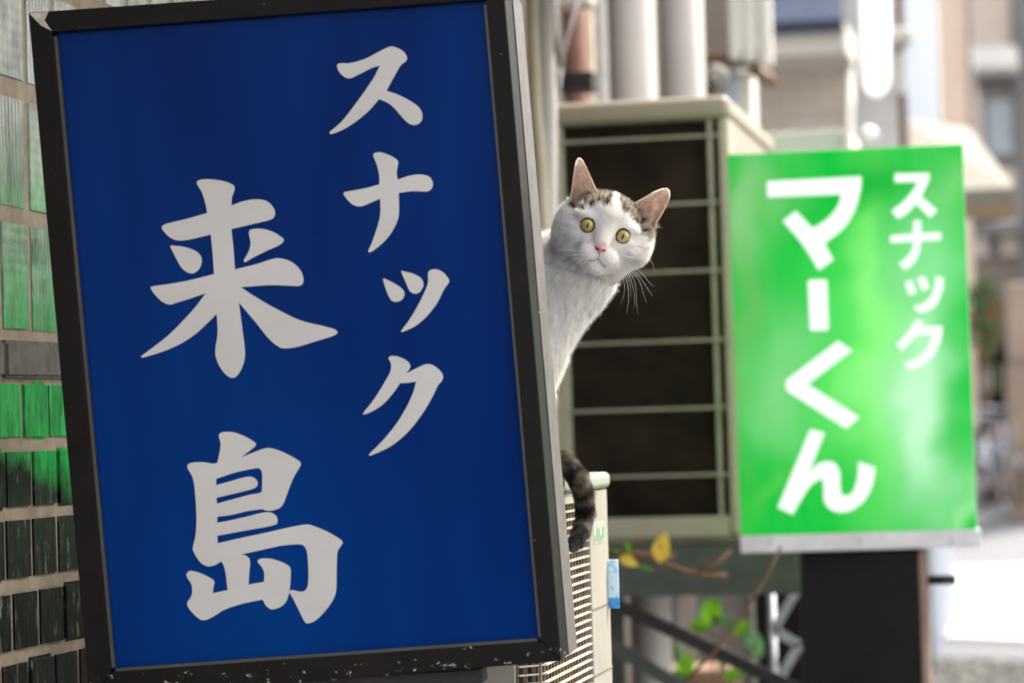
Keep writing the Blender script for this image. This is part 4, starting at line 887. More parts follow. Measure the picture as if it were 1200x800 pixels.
# ------------------------------------------------------------------ green sign on its black stand
GY = 5.22; P1 = atY(1000, 400, GY); a1 = R_(4)
nG = Vector((-math.sin(a1), math.cos(a1), 0))
c4 = [atP(*p, P1, nG) for p in ((852, 180), (1127, 168), (1149, 640), (867, 648))]
gx = ((c4[1] - c4[0]) + (c4[2] - c4[3])).normalized(); gz_ = gx.cross(nG).normalized(); cG = sum(c4, Vector()) / 4
wG = ((c4[1]-c4[0]).length + (c4[2]-c4[3]).length) / 2; hG = ((c4[0]-c4[3]).length + (c4[1]-c4[2]).length) / 2
MG = Matrix(((gx.x, nG.x, gz_.x, cG.x), (gx.y, nG.y, gz_.y, cG.y), (gx.z, nG.z, gz_.z, cG.z), (0, 0, 0, 1))); MGi = MG.inverted()
def loc_green(px, py): p = MGi @ atP(px, py, P1, nG); return p.x, p.z
def green_mat():
    """the sign's own blurred leafy print: soft pale patches on green"""
    m, t, b = new_mat('green_print'); v = coords(t); sp = t.nodes.new('ShaderNodeSeparateXYZ')
    w = t.nodes.new('ShaderNodeTexNoise'); w.inputs['Scale'].default_value = 5; w.inputs['Detail'].default_value = 2; t.links.new(v, w.inputs['Vector'])
    wob = mixc(t, .11, v, w.outputs['Color'], 'LINEAR_LIGHT'); t.links.new(wob, sp.inputs[0])
    X, Z = sp.outputs[0], sp.outputs[2]
    def blob(px, py, rx, rz, ang=0, p=1.0):
        cx, cz = loc_green(px, py); dx = math_(t, 'SUBTRACT', X, cx); dz = math_(t, 'SUBTRACT', Z, cz)
        ca, sa = math.cos(ang), math.sin(ang)
        u = math_(t, 'DIVIDE', math_(t, 'ADD', math_(t, 'MULTIPLY', dx, ca), math_(t, 'MULTIPLY', dz, sa)), rx * GY / F_PX)
        q = math_(t, 'DIVIDE', math_(t, 'SUBTRACT', math_(t, 'MULTIPLY', dz, ca), math_(t, 'MULTIPLY', dx, sa)), rz * GY / F_PX)
        d = math_(t, 'ADD', math_(t, 'MULTIPLY', u, u), math_(t, 'MULTIPLY', q, q))
        return math_(t, 'MULTIPLY', math_(t, 'POWER', 2.71828, math_(t, 'MULTIPLY', d, -1)), p)
    col = lin((0, 184, 58))
    col = mixc(t, blob(1000, 410, 60, 130, 0, .7), col, lin((84, 222, 96)))
    col = mixc(t, blob(1022, 380, 26, 200, 0, .8), col, lin((140, 240, 122)))
    col = mixc(t, blob(1078, 470, 36, 125, 0, .95), col, lin((196, 242, 202)))
    col = mixc(t, blob(1090, 300, 40, 80, 0, .6), col, lin((150, 226, 160)))
    col = mixc(t, blob(880, 240, 30, 90, -.3, .75), col, lin((150, 200, 140)))
    col = mixc(t, blob(866, 420, 16, 150, 0, .5), col, lin((120, 170, 96)))
    col = mixc(t, blob(920, 450, 45, 70, .2, .6), col, lin((150, 216, 150)))
    col = mixc(t, blob(1108, 215, 26, 36, .5, .5), col, lin((140, 206, 130)))
    col = mixc(t, blob(1122, 590, 12, 42, -.2, .75), col, lin((150, 220, 150)))
    col = mixc(t, blob(920, 575, 60, 16, .7, .35), col, lin((110, 200, 80)))
    col = mixc(t, blob(1012, 212, 62, 42, 0, 1.0), col, lin((0, 168, 48)))
    st = ramp(t, nz(t, coords(t, 'Object', (1, 1, .05)), 34, 3), [(.4, (0,0,0,1)), (.7, (1,1,1,1))])
    col = mixc(t, math_(t, 'MULTIPLY', st.outputs[0], .03), col, lin((190, 255, 180)))
    col = mixc(t, 1.0, col, (.70, .73, .72, 1), 'MULTIPLY')
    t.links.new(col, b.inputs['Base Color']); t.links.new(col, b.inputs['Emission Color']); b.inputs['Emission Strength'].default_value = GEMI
    b.inputs['Roughness'].default_value = .3; b.inputs['Specular IOR Level'].default_value = .06; return m
GEMI = .19  # self-glow standing in for sun through the translucent acrylic
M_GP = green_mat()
def glow_white():
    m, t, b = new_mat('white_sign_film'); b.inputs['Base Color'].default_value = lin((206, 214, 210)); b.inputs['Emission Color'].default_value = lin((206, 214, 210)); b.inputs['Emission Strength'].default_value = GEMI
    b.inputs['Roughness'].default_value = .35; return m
M_GL = glow_white()
M_STRIP = simple('worn_white_metal', (222, 220, 222), .5, (196, 194, 196), 14)
gs = thing('standing_sign', 'green and white Japanese sign with leafy blurred print on a black stand', 'sign', mat=MG)
gw, gh = wG / 2, hG / 2; st_h = .032; DG = .13
obj('sign_box', MB().box((-gw + .001, .003, -gh + st_h), (gw - .001, DG, gh - .001)), simple('pale_green_trim', (150, 210, 150), .5), gs, .002, world=False)
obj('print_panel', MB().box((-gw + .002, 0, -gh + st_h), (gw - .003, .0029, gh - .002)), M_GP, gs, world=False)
obj('bottom_strip', MB().box((-gw, -.004, -gh), (gw + .004, DG + .004, -gh + st_h - .0004)), M_STRIP, gs, .002, world=False)
for px in (903, 1007, 1115):
    x, z = loc_green(px, 633); obj('screw', MB().tube([(x, -.004, z), (x, -.0065, z)], .0042, 12), M_GALV, gs, world=False)
GE = (880, 190, .3); GF = (890, 370, .3125)
green_glyphs = [
 ('(62,75)c(240,66)c(432,56)c(428,110)(405,190)(360,260)(288,318)c(322,382)c(265,423)c(200,320)(124,230)c(175,190)c(242,258)c(300,220)(340,170)(352,126)c(200,133)c(64,138)c', GE),
 ('(222,466)c(228,460)c(291,458)c(298,464)c(304,650)c(298,657)c(238,658)c(230,652)c', GE),
 ('(295,93)c(348,130)c(182,256)c(376,380)c(325,423)c(108,285)c(98,268)(98,250)(106,236)c', GF),
 ('(190,424)c(245,437)c(185,592)c(215,557)(255,545)(285,555)(302,590)(303,640)(310,668)(325,673)(350,658)(366,610)(372,546)c(435,568)c(425,630)(395,690)(345,728)(300,736)(262,722)(242,690)(240,640)(234,613)(212,620)(185,645)(150,700)(125,745)c(68,718)c', GF),
 ('(562,45)c(697,43)c(695,70)(665,135)c(728,190)c(700,218)c(645,163)c(610,200)(575,222)c(548,193)c(600,150)(640,100)(650,77)c(562,80)c', GE),
 ('(635,228)c(664,228)c(664,278)c(742,274)c(742,305)c(664,308)c(655,360)(630,400)(600,422)c(578,395)c(610,370)(630,340)(634,309)c(545,316)c(545,287)c(634,280)c', GE),
 ('(600,470)c(628,460)c(648,508)c(618,520)c', GE), ('(648,452)c(678,444)c(698,492)c(668,504)c', GE),
 ('(722,445)c(752,452)c(748,500)(725,555)(690,580)(655,588)c(635,565)c(680,548)(710,510)(720,470)', GE),
 ('(590,14)c(612,22)c(605,40)c(687,38)c(680,90)(650,150)(610,185)(565,204)c(540,178)c(590,160)(630,120)(645,72)c(590,72)c(560,105)(535,132)c(515,105)c(550,70)(575,35)', GF)]
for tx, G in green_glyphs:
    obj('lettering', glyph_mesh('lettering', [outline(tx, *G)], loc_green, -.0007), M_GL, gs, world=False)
M_BLK = simple('matt_black_board', (27, 25, 25), .7, (18, 17, 17), 5, bmp=.3, spec=.2)
M_POSTB = simple('pinkish_brown_post', (168, 140, 126), .6, (130, 104, 92), 8)
a, b_ = atY(938, 646, GY + .03), atY(1076, 646, GY + .03)
obj('stand', MB().box((a.x, GY + .02, 0), (b_.x, GY + .20, a.z - .001)), M_BLK, gs, .003)
obj('stand_post', MB().box((b_.x + .0008, GY + .03, 0), (b_.x + .014, GY + .08, a.z - .004)), M_POSTB, gs)
a2 = atY(1086, 679, GY + .07); b2 = atY(1121, 680, GY + .07)
obj('peg', MB().tube([(b_.x + .015, GY + .06, a2.z), (b2.x, GY + .06, a2.z)], .0088, 12), M_STEEL, gs)

# ------------------------------------------------------------------ plants, lattice and odds under the rack
def leaf_mat(name, c, c2):
    m, t, b = new_mat(name); r = ramp(t, nz(t, coords(t), 60, 4), [(.35, lin(c2)), (.65, lin(c))]); t.links.new(r.outputs[0], b.inputs['Base Color'])
    b.inputs['Roughness'].default_value = .5
    tr = t.nodes.new('ShaderNodeBsdfTranslucent'); t.links.new(r.outputs[0], tr.inputs[0]); mx = t.nodes.new('ShaderNodeMixShader'); mx.inputs[0].default_value = .45
    t.links.new(b.outputs[0], mx.inputs[1]); t.links.new(tr.outputs[0], mx.inputs[2]); t.links.new(mx.outputs[0], t.nodes['Material Output'].inputs[0]); return m
M_LG = leaf_mat('leaf_green', (118, 176, 36), (84, 140, 26)); M_LY = leaf_mat('leaf_yellow', (244, 212, 96), (226, 184, 70)); M_LD = leaf_mat('leaf_deep', (104, 142, 92), (60, 100, 62))
M_TWIG = simple('dry_twig', (128, 100, 72), .7, (92, 70, 50), 30)
def leaf(c, d, n, L, w):                                   # centre, direction, normal; a bent pointed blade with a midrib fold
    c, d, n = Vector(c), Vector(d).normalized(), Vector(n).normalized(); s = d.cross(n).normalized(); n = s.cross(d)
    mb = MB(); rows = 7; vs = []
    for i in range(rows + 1):
        t = i / rows; ww = w * math.sin(math.pi * min(1, t ** .8)) ** .8 if 0 < i < rows else .0006; bend = -.25 * L * (t - .5) ** 2
        p = c + d * (t - .5) * L + n * bend
        vs += [p - s * ww / 2 + n * ww * .12, p, p + s * ww / 2 + n * ww * .12]
    fs = [(3*i+k, 3*i+k+1, 3*i+k+4, 3*i+k+3) for i in range(rows) for k in (0, 1)]
    mb.add(vs, fs, True); return mb
pl = thing('plant', 'straggly twigs with two yellow leaves in front of the steel rack beam', 'plant', tuple(atY(713, 650, 5.0)))
tw = MB()
def path(pp, Y): return [atY(a, b, Y) for a, b in pp]
for pp, r in (([(700, 640), (725, 647), (745, 662), (765, 668)], .0032), ([(735, 650), (770, 655), (800, 668), (830, 674), (852, 673)], .0052), ([(815, 672), (840, 658), (856, 645)], .0046), ([(735, 640), (738, 655), (742, 662)], .0028), ([(915, 640), (900, 672), (870, 722), (840, 760), (800, 800)], .003), ([(713, 650), (745, 648), (790, 652)], .0045)):
    obj('stem', MB().tube(path(pp, 5.0), r, 6), M_LG if pp[0][0] == 700 else M_TWIG, pl)
obj('stem', MB().tube([atY(700, 640, 5.0), atX(700, 690, AX - .1), Vector((AX - .2, 4.6, .35)), Vector((AX - .2, 4.6, 0))], .003, 6), M_TWIG, pl)
obj('leaf', leaf(atY(776, 641, 4.97), (.25, 0, 1), (-.2, -1, .1), .056, .034), M_LY, pl)
obj('leaf', leaf(atY(737, 657, 4.98), (1, 0, -.5), (0, -1, .4), .038, .02), M_LY, pl)
obj('leaf', leaf(atY(736, 640, 4.98), (-.3, 0, 1), (0, -1, .1), .026, .012), M_LG, pl)
pl2 = thing('plant', 'green leafy plant low behind the black brace, left of the black stand', 'plant', tuple([*atY(850, 900, 6.4).xy, 0]))
px0 = atY(850, 900, 6.4)
for (x, y, L, w, d, m) in ((834, 714, .062, .05, (.3, .2, 1), M_LG), (820, 733, .055, .036, (-1, .2, .1), M_LG), (855, 730, .09, .03, (1, .3, -.3), M_LD), (884, 755, .075, .042, (.4, .2, -1), M_LD), (870, 735, .05, .03, (.6, .2, .5), M_LG),
                           (790, 760, .05, .03, (-.6, 0, .6), M_LD), (804, 778, .06, .04, (.3, .1, .7), M_LG), (795, 790, .06, .03, (-1, .1, .2), M_LD), (860, 790, .05, .03, (1, .1, .2), M_LG), (845, 770, .05, .03, (-1, .1, .6), M_LD)):
    P = atY(x, y, 6.4); obj('leaf', leaf(P, d, (.2, -1, .4), L, w), m, pl2)
    obj('stem', MB().tube([P, (P + Vector((px0.x, 6.4, P.z - .15))) / 2, Vector((px0.x, 6.42, P.z - .25))], .002, 5), M_TWIG, pl2)
obj('stem', MB().tube([Vector((px0.x, 6.42, 0)), Vector((px0.x, 6.42, atY(0, 770, 6.4).z))], .006, 6), M_TWIG, pl2)
T = thing('drain_pipe', 'stubby pale pipe standing under the rack behind the brace', 'pipe', (*atY(760, 750, 6.2).xy, 0))
a = atY(762, 705, 6.2); obj('pipe_run', MB().tube([(a.x, 6.2, 0), (a.x, 6.2, zat(762, 690, 6.2))], .045, 20), M_PIPE, T)
T = thing('lattice_post', 'galvanised zigzag lattice upright left of the black stand', 'post', (*atY(920, 750, 5.9).xy, 0))
a, b_ = atY(905, 700, 5.9), atY(935, 700, 5.9); zt_ = zat(905, 690, 5.9)
for x in (a.x - .004,): obj('upright', MB().tube([(x, 5.92, 0), (x, 5.92, zt_)], .009, 8), M_GALV, T)
z = zt_; k = 0; pts = []
while z > .05: pts.append(Vector(((a.x if k % 2 else b_.x), 5.9, z))); z -= .085 if k % 2 == 0 else .03; k += 1
for p_, q_ in zip(pts[:-1], pts[1:]): obj('zigzag_strip', MB().bar(p_, q_, .003, .019), M_GALV, T)
T = thing('board', 'black board standing behind the galvanised lattice', 'board', (*atY(912, 700, 6.6).xy, 0))
a, b_ = atY(884, 700, 6.6), atY(944, 700, 6.6); obj('panel', MB().box((a.x, 6.6, 0), (b_.x, 6.63, zat(910, 655, 6.6))), M_BLK, T, .004)
T = thing('planter', 'brown earthenware flower pot under the rack', 'pot', (*atY(815, 900, 6.9).xy, 0))
a = atY(815, 790, 6.9); mb = MB().tube([(a.x, 6.9, 0), (a.x, 6.9, .2), (a.x, 6.9, .62), (a.x, 6.9, a.z), (a.x, 6.9, a.z + .02)], [.06, .07, .1, .11, .115], 20); obj('bowl', mb, simple('terracotta', (150, 116, 92), .8, (110, 84, 66), 10), T)

# ------------------------------------------------------------------ houses and things further down the lane
def wallbox(px0, px1, Y, ztop, depth, z0=0.0):
    a, b = atY(px0, 400, Y).x, atY(px1, 400, Y).x
    return (a, Y, z0), (b, Y + depth, ztop)
def pbox(px0, py0, px1, py1, Y, d, pad=0):
    a, b = atY(px0, py1, Y), atY(px1, py0, Y)
    cx = (a.x + b.x) / 2
    za = atY((px0+px1)/2, py1, Y).z; zb_ = atY((px0+px1)/2, py0, Y).z
    return (atY(px0, (py0+py1)/2, Y).x, Y, za), (atY(px1, (py0+py1)/2, Y).x, Y + d, zb_)
def bb(mb, t): return mb.box(*t)
M_WHITE = simple('white_painted_wall', (232, 228, 220), .7, (216, 211, 203), 1.2)
M_TILEB = None
def brick_mat(name, c1, c2, mort, sx, sz):
    m, t, b = new_mat(name); g = t.nodes.new('ShaderNodeNewGeometry'); s = t.nodes.new('ShaderNodeSeparateXYZ'); t.links.new(g.outputs['Position'], s.inputs[0])
    cmb = t.nodes.new('ShaderNodeCombineXYZ'); t.links.new(math_(t, 'ADD', s.outputs[0], s.outputs[1]), cmb.inputs[0]); t.links.new(s.outputs[2], cmb.inputs[1])
    br = t.nodes.new('ShaderNodeTexBrick'); br.inputs['Scale'].default_value = 1; br.inputs['Brick Width'].default_value = sx; br.inputs['Row Height'].default_value = sz
    br.inputs['Mortar Size'].default_value = .006; br.inputs['Color1'].default_value = lin(c1); br.inputs['Color2'].default_value = lin(c2); br.inputs['Mortar'].default_value = lin(mort)
    t.links.new(cmb.outputs[0], br.inputs[0]); t.links.new(br.outputs[0], b.inputs['Base Color']); b.inputs['Roughness'].default_value = .6; return m
M_TB = brick_mat('taupe_wall_tile', (216, 206, 195), (206, 196, 185), (228, 220, 212), .2, .075)
M_GREYW = brick_mat('grey_wall_panel', (230, 228, 226), (224, 222, 220), (212, 210, 208), .6, .2)
M_ROOF = simple('blue_grey_roof', (70, 78, 98), .8, (58, 66, 84), 2, spec=.08)
M_PALEB = simple('pale_blue_panel', (208, 220, 240), .5, (196, 208, 230), .8)
M_PEACH = simple('peach_wall', (244, 224, 208), .7, (226, 202, 182), .8)
M_TAUPE = simple('grey_brown_wall', (214, 204, 196), .8, (196, 186, 178), .8)
M_DGREY = simple('dark_grey_trim', (112, 108, 110), .6, (92, 88, 90), 2)
M_GLASSB = simple('grey_window_glass', (150, 160, 168), .15, (120, 130, 140), 1, bmp=0)
M_BROWNT = simple('brown_trim', (130, 104, 84), .6, (104, 82, 66), 2)

# neighbour just past the drain pipes
h1 = thing('house', 'white house with brown ledge and bluish window just right of the drain pipes', 'house', (-2, 9.4, 0))
H1 = 9.4
l, h = pbox(826, 125, 872, 900, H1, 3.5); M_COOL = simple('cool_grey_render', (150, 146, 142), .8, (126, 122, 118), 1.5); obj('bay', MB().box((-2.2, H1, 0), (h[0], H1 + .7, 5.2)), M_COOL, h1); obj('wall', MB().box((-6, H1 + .7005, 0), (-2.3, H1 + 3.5, 5.6)), M_COOL, h1)
for (a, b, c, d) in ((852, -60, 866, 70), (868, -60, 884, 72), (887, -60, 903, 78)):
    obj('shutter', bb(MB(), pbox(a, b, c, d, H1 - .3, .05)), M_WHITE, h1, .01)
obj('balcony_floor', MB().box((-3, H1 - .28, zat(870, 82, H1)), (atY(904, 80, H1).x, H1 - .001, zat(870, 72, H1))), M_BROWNT, h1, .01)
w_ = obj('window', bb(MB(), pbox(836, 84, 868, 150, H1 - .05, .049)), M_WHITE, h1); obj('pane', bb(MB(), pbox(845, 88, 866, 145, H1 - .06, .008)), M_PALEB, w_)
obj('corner_board', bb(MB(), pbox(873, 84, 893, 900, H1 - .04, .2)), M_WHITE, h1, .01)
a, b_ = atY(880, 80, H1 - .2), atY(908, 98, H1 - .2); obj('gutter', MB().tube([a, b_], .02, 8), M_BROWNT, h1)
mb = MB().tube([atY(828, 84, 8.9), atY(838, 79, 8.9), atY(848, 84, 8.9), atY(851, 94, 8.9)], .012, 8)
T = thing('gutter_elbow', 'curved pale pipe elbow beside the drain pipes', 'pipe', tuple(atY(838, 84, 8.9))); obj('pipe_run', mb, M_PIPE, T); obj('bracket', MB().bar(atY(829, 84, 8.9), atY(829, 84, 8.9) + Vector((0, .51, 0)), .02, .02), M_PIPE, T)

H2 = 15.
h2 = thing('house', 'taupe tiled house with white fascia and blue grey roof above green sign', 'house', (-2, H2, 0))
l, h = pbox(880, 60, 1004, 1200, H2, 5); obj('wall', MB().box((-6, H2, 0), (h[0], H2 + 5, h[2] + .1)), M_TB, h2)
l, h = pbox(893, 27, 992, 66, H2 - .6, 1.0); obj('fascia', MB().box((-6, l[1], l[2]), (h[0], h[1], h[2])), M_WHITE, h2, .02)
a, b_ = atY(900, 27, H2 - .65), atY(988, 27, H2 - .65)
rf = MB(); z0 = a.z; rf.add([(-6, H2 - .65, z0), (b_.x, H2 - .65, z0), (b_.x - .35, H2 + 3.4, z0 + 2.2), (-6, H2 + 3.4, z0 + 2.2), (-6, H2 - .65, z0 - .06), (b_.x, H2 - .65, z0 - .06), (b_.x - .35, H2 + 3.4, z0 + 2.1), (-6, H2 + 3.4, z0 + 2.1)],
   [(0,1,2,3), (7,6,5,4), (0,4,5,1), (1,5,6,2), (2,6,7,3), (3,7,4,0)])
obj('roof', rf, M_ROOF, h2)
obj('downpipe', MB().tube([atY(994, 66, H2 - .05), atY(997, 900, H2 - .05)], .03, 8), M_WHITE, h2)
M_DGREY_ = simple('dark_leg', (70, 68, 70), .6)
T = thing('box_cabinet', 'pale sage green box showing over the top of the green sign', 'box', (-1, 8.2, 0))
l, h = pbox(868, 154, 992, 420, 8.2, .5); obj('leg', MB().box((atY(962, 400, 8.2).x, 8.25, 0), (atY(985, 400, 8.2).x, 8.6, l[2] - .0005)), M_DGREY_, T); obj('cabinet', MB().box(l, h), simple('sage_paint', (196, 208, 190), .5, (180, 194, 174), 3), T, .006)
obj('edge_strip', bb(MB(), pbox(992.4, 153, 1001, 420, 8.19, .4)), M_WHITE, T)
H3 = 15.4
h3 = thing('house', 'light grey panelled house behind the hanging white tube', 'house', (-1, H3, 0))
l, h = pbox(985, 60, 1069, 1200, H3, 5); obj('wall', MB().box((l[0] + .06, H3, 0), (h[0], H3 + 5, 7)), M_GREYW, h3); obj('side_wall', MB().box((h[0] + .0005, H3 + .05, 0), (h[0] + .02, H3 + 5, 7)), simple('pale_blue_side', (138, 148, 164), .7, (126, 136, 152), .8), h3); obj('corner_pipe', MB().tube([(h[0] + .03, H3 - .01, 0), (h[0] + .03, H3 - .01, 7)], .022, 8), M_BROWNT, h3)
obj('ledge', bb(MB(), pbox(985, 34, 1069, 50, H3 - .2, .199)), M_WHITE, h3, .02)
obj('window', bb(MB(), pbox(1046, 60, 1062, 110, H3 - .05, .049)), M_GREYW, h3)
def tube_glow_mat():
    m, t, b = new_mat('glow_white_tube'); b.inputs['Base Color'].default_value = lin((240, 240, 240)); b.inputs['Emission Color'].default_value = (1, 1, 1, 1); b.inputs['Emission Strength'].default_value = .25; return m  # glow added so the white tube reads as blown out
# white tube and round lamp
T = thing('tube_lamp', 'long white hanging tube with rounded lower end against grey house', 'lamp', tuple(atY(1027, 100, 12.)))
P = [atY(1024, -60, 12), atY(1027, 92, 12)]; rr = [.058, .058]; P += [atY(1027.3, 102, 12), atY(1027.5, 109, 12), atY(1027.7, 113, 12)]; rr += [.053, .038, .012]
obj('tube', MB().tube(P, rr, 16), tube_glow_mat(), T)
obj('arm', MB().bar(P[0] + Vector((0, .04, .0)), P[0] + Vector((-.2, 2.4, .1)), .04, .04), M_DGREY, T)
T = thing('globe_lamp', 'round white lamp over the top edge of the green sign', 'lamp', tuple(atY(1017, 160, 9.)))
mb = MB(); c = atY(1017, 160, 9.); n_ = 10
mb.tube([c + Vector((0, 0, .034 * math.sin(a))) for a in [(-math.pi/2) * (1 - 2*i/n_) for i in range(n_+1)]], [max(.0015, .034 * math.cos(-math.pi/2 + math.pi*i/n_)) for i in range(n_+1)], 16)
obj('globe', mb, simple('globe_white', (242, 242, 240), .4, bmp=0), T); obj('pole', MB().tube([(c.x, c.y, 0), (c.x, c.y, c.z - .033)], .012, 8), M_WHITE, T)

H4 = 37.
h4 = thing('house', 'peach walled house seen as a narrow strip right of the pale blue side wall', 'house', (-1, H4, .52))
a, b_ = atY(1100, 100, H4), atY(1134, 100, H4); obj('wall', MB().box((a.x, H4, 0), (b_.x, H4 + 6, 13)), M_PEACH, h4)
obj('downpipe', MB().box((b_.x + .001, H4 + .02, 0), (b_.x + .14, H4 + .3, 13)), simple('pinkish_pipe', (196, 180, 176), .6), h4)
H5 = 33.
h5 = thing('house', 'grey brown house with balcony and window at the right edge', 'house', (0, H5, 0))
a, b_ = atY(1141, 100, H5), atY(1320, 100, H5)
obj('wall', MB().box((a.x, H5, -.1), (b_.x, H5 + 6, 13)), M_TAUPE, h5)
for k, (a_, b, c, d) in enumerate(((1141, -40, 1200, 52), (1146, 96, 1188, 110))): obj('wall_band', bb(MB(), pbox(a_, b, c, d, H5 - .02, .019)), simple('dusky_panel', (196, 182, 170), .8, (176, 162, 152), 1) if k == 0 else M_DGREY, h5)
obj('balcony', bb(MB(), pbox(1138, 55, 1192, 80, H5 - .9, .88)), simple('balcony_white', (220, 216, 212), .6, (196, 192, 188), 2), h5, .03)
obj('soffit', bb(MB(), pbox(1143, 80.5, 1192, 95, H5 - .3, .28)), M_DGREY, h5)
w_ = obj('window', bb(MB(), pbox(1152, 112, 1194, 196, H5 - .06, .059)), M_DGREY, h5, .01); obj('pane', bb(MB(), pbox(1158, 118, 1186, 180, H5 - .07, .009)), M_GLASSB, w_)
obj('pillar', bb(MB(), pbox(1193, -60, 1240, 600, H5 - .1, .099)), M_DGREY, h5)
obj('canopy_edge', bb(MB(), pbox(1141, 262, 1200, 274, H5 - .5, .45)), M_DGREY, h5)
w_ = obj('doorway', bb(MB(), pbox(1146, 300, 1200, 560, H5 - .04, .039)), simple('dark_brown_shopfront', (132, 118, 110), .7, (96, 86, 80), 2), h5)  # doorway in a darker brown than the wall
obj('door_panel', bb(MB(), pbox(1158, 270, 1172, 300, H5 - .09, .049)), M_DGREY, w_)
# awning
AWY = 15.5
aw = thing('awning', 'cream sloping shop awning with tan edge right of the green sign', 'awning', (*atY(1120, 240, AWY).xy, 0))
M_AWN = simple('cream_canvas', (150, 144, 132), .7, (136, 130, 118), 1.5); M_AWT = simple('tan_canvas_edge', (164, 140, 108), .7, (142, 118, 90), 2)
a0, a1_, a2_, a3 = atY(1060, 140, AWY + .7), atY(1136, 150, AWY + .7), atY(1190, 222, AWY), atY(1060, 222, AWY)
mb = MB().add([a0, a1_, a2_, a3, a0 - Vector((0, 0, .02)), a1_ - Vector((0, 0, .02)), a2_ - Vector((0, 0, .02)), a3 - Vector((0, 0, .02))], [(0,1,2,3), (7,6,5,4), (0,4,5,1), (1,5,6,2), (2,6,7,3), (3,7,4,0)]); obj('canvas', mb, M_AWN, aw)
p = pbox(1060, 222.5, 1190, 243, AWY - .004, .012); obj('valance', bb(MB(), p), M_AWN, aw)
p = pbox(1060, 243.3, 1189, 257, AWY - .006, .012); obj('valance_trim', bb(MB(), p), M_AWT, aw)
mb = MB().add([a1_ - Vector((.004, 0, .021)), a2_ - Vector((.004, -.013, .022)), Vector((a2_.x - .004, AWY + .01, p[0][2])), Vector((a1_.x - .004, AWY + .7, p[0][2]))], [(0,1,2,3)])
obj('side_flap', mb, M_AWN, aw)
for px in (1066,): q_ = atY(px, 250, AWY + .05); obj('pole', MB().tube([(q_.x, AWY + .05, 0), (q_.x, AWY + .05, q_.z)], .015, 8), M_GALV, aw)
q_ = atY(1074, 250, AWY + .65); obj('pole', MB().tube([(q_.x, AWY + .65, 0), (q_.x, AWY + .65, q_.z - .01)], .015, 8), M_GALV, aw)

# bicycles and bits by the shopfront
M_TYRE = simple('black_tyre', (36, 36, 38), .7); M_SILV = simple('silver_paint', (206, 210, 220), .25, (176, 180, 190), 10, metal=.6)
def ring(mb, c, R, r, ax, n=28):
    ax = Vector(ax).normalized(); u = ax.orthogonal().normalized(); v = ax.cross(u)
    pts = [Vector(c) + (u * math.cos(2*math.pi*k/n) + v * math.sin(2*math.pi*k/n)) * R for k in range(n + 1)]; mb.tube(pts, r, 6, cap=False)
def bicycle(x, y, z, ang, label, M_F):
    T = thing('bicycle', label, 'bicycle', mat=Matrix.Translation((x, y, z)) @ Matrix.Rotation(ang, 4, 'Z'), group='bicycles parked by the shopfront')
    for wx in (-.52, .52):
        w = MB(); ring(w, (wx, 0, .34), .32, .02, (0, 1, 0)); wo = obj('wheel', w, M_TYRE, T, world=False)
        s = MB(); ring(s, (wx, 0, .34), .295, .01, (0, 1, 0))
        for k in range(12):
            a = math.pi * 2 * k / 12; s.tube([(wx, 0, .34), (wx + .29*math.cos(a), 0, .34 + .29*math.sin(a))], .003, 4)
        obj('rim', s, M_SILV, wo, world=False)
        f = MB(); pts = [(wx + .36*math.cos(a), 0, .34 + .36*math.sin(a)) for a in [math.pi*(.15 + .7*i/10) for i in range(11)]]; f.tube(pts, .022, 6, ell=.5); obj('mudguard', f, M_SILV, T, world=False)
    f = MB(); 
    for p, q in (((-.52,0,.34), (-.05,0,.3)), ((-.52,0,.34), (-.18,0,.78)), ((-.05,0,.3), (-.2,0,.86)), ((-.05,0,.3), (.38,0,.72)), ((-.15,0,.6), (.36,0,.8)), ((.52,0,.34), (.34,0,.98))): f.tube([p, q], .018, 8)
    obj('frame', f, M_F, T, world=False)
    obj('handlebar', MB().tube([(.2,-.28,1.02), (.33,-.2,1.04), (.34,0,1.0), (.33,.2,1.04), (.2,.28,1.02)], .014, 8), M_SILV, T, world=False)
    obj('saddle', MB().tube([(-.34,0,.9), (-.25,0,.915), (-.1,0,.905)], [.09, .08, .02], 10, ell=.5), M_TYRE, T, world=False)
    b = MB()
    for zz in (.72, .79, .86, .93): 
        k = .13 + (zz - .72) * .2
        for p, q in (((.47-.02,-k,zz), (.75,-k,zz)), ((.75,-k,zz), (.75,k,zz)), ((.75,k,zz), (.45,k,zz)), ((.45,k,zz), (.45,-k,zz))): b.tube([p, q], .006, 5)
    for k in range(8): b.tube([(.75, -.13 + .037*k, .72), (.75, -.17+.0485*k, .93)], .004, 4)
    b.box((.45, -.13, .715), (.75, .13, .722)); obj('basket', b, M_SILV, T, world=False)
    return T
for i, (px, Y, ang, lab, mf) in enumerate(((1163, 31.0, -1.2, 'silver bicycle with front basket, nearest of the parked bicycles by the shopfront', M_SILV), (1177, 31.9, -.9, 'dark framed bicycle with basket parked behind the silver one', M_DGREY), (1150, 32.2, -1.9, 'dark framed bicycle half hidden by the edge of the green sign', M_DGREY))):
    p = atY(px, 560, Y); bicycle(p.x, Y, gz(Y), ang, lab, mf)
T = thing('shelf_stand', 'dark grey shelf stand against the shopfront behind the bicycles', 'shelf', (*atY(1165, 500, 32.6).xy, gz(32.6)))
l, h = pbox(1146, 400, 1182, 560, 32.6, .35); M_DK2 = simple('dark_brown_wood', (70, 58, 52), .7, (48, 40, 36), 3)
for x in (l[0], h[0] - .04): obj('upright', MB().box((x, 32.6, gz(32.6)), (x + .039, 32.95, h[2])), M_DK2, T)
nsh = 4; zz0 = gz(32.6) + .1
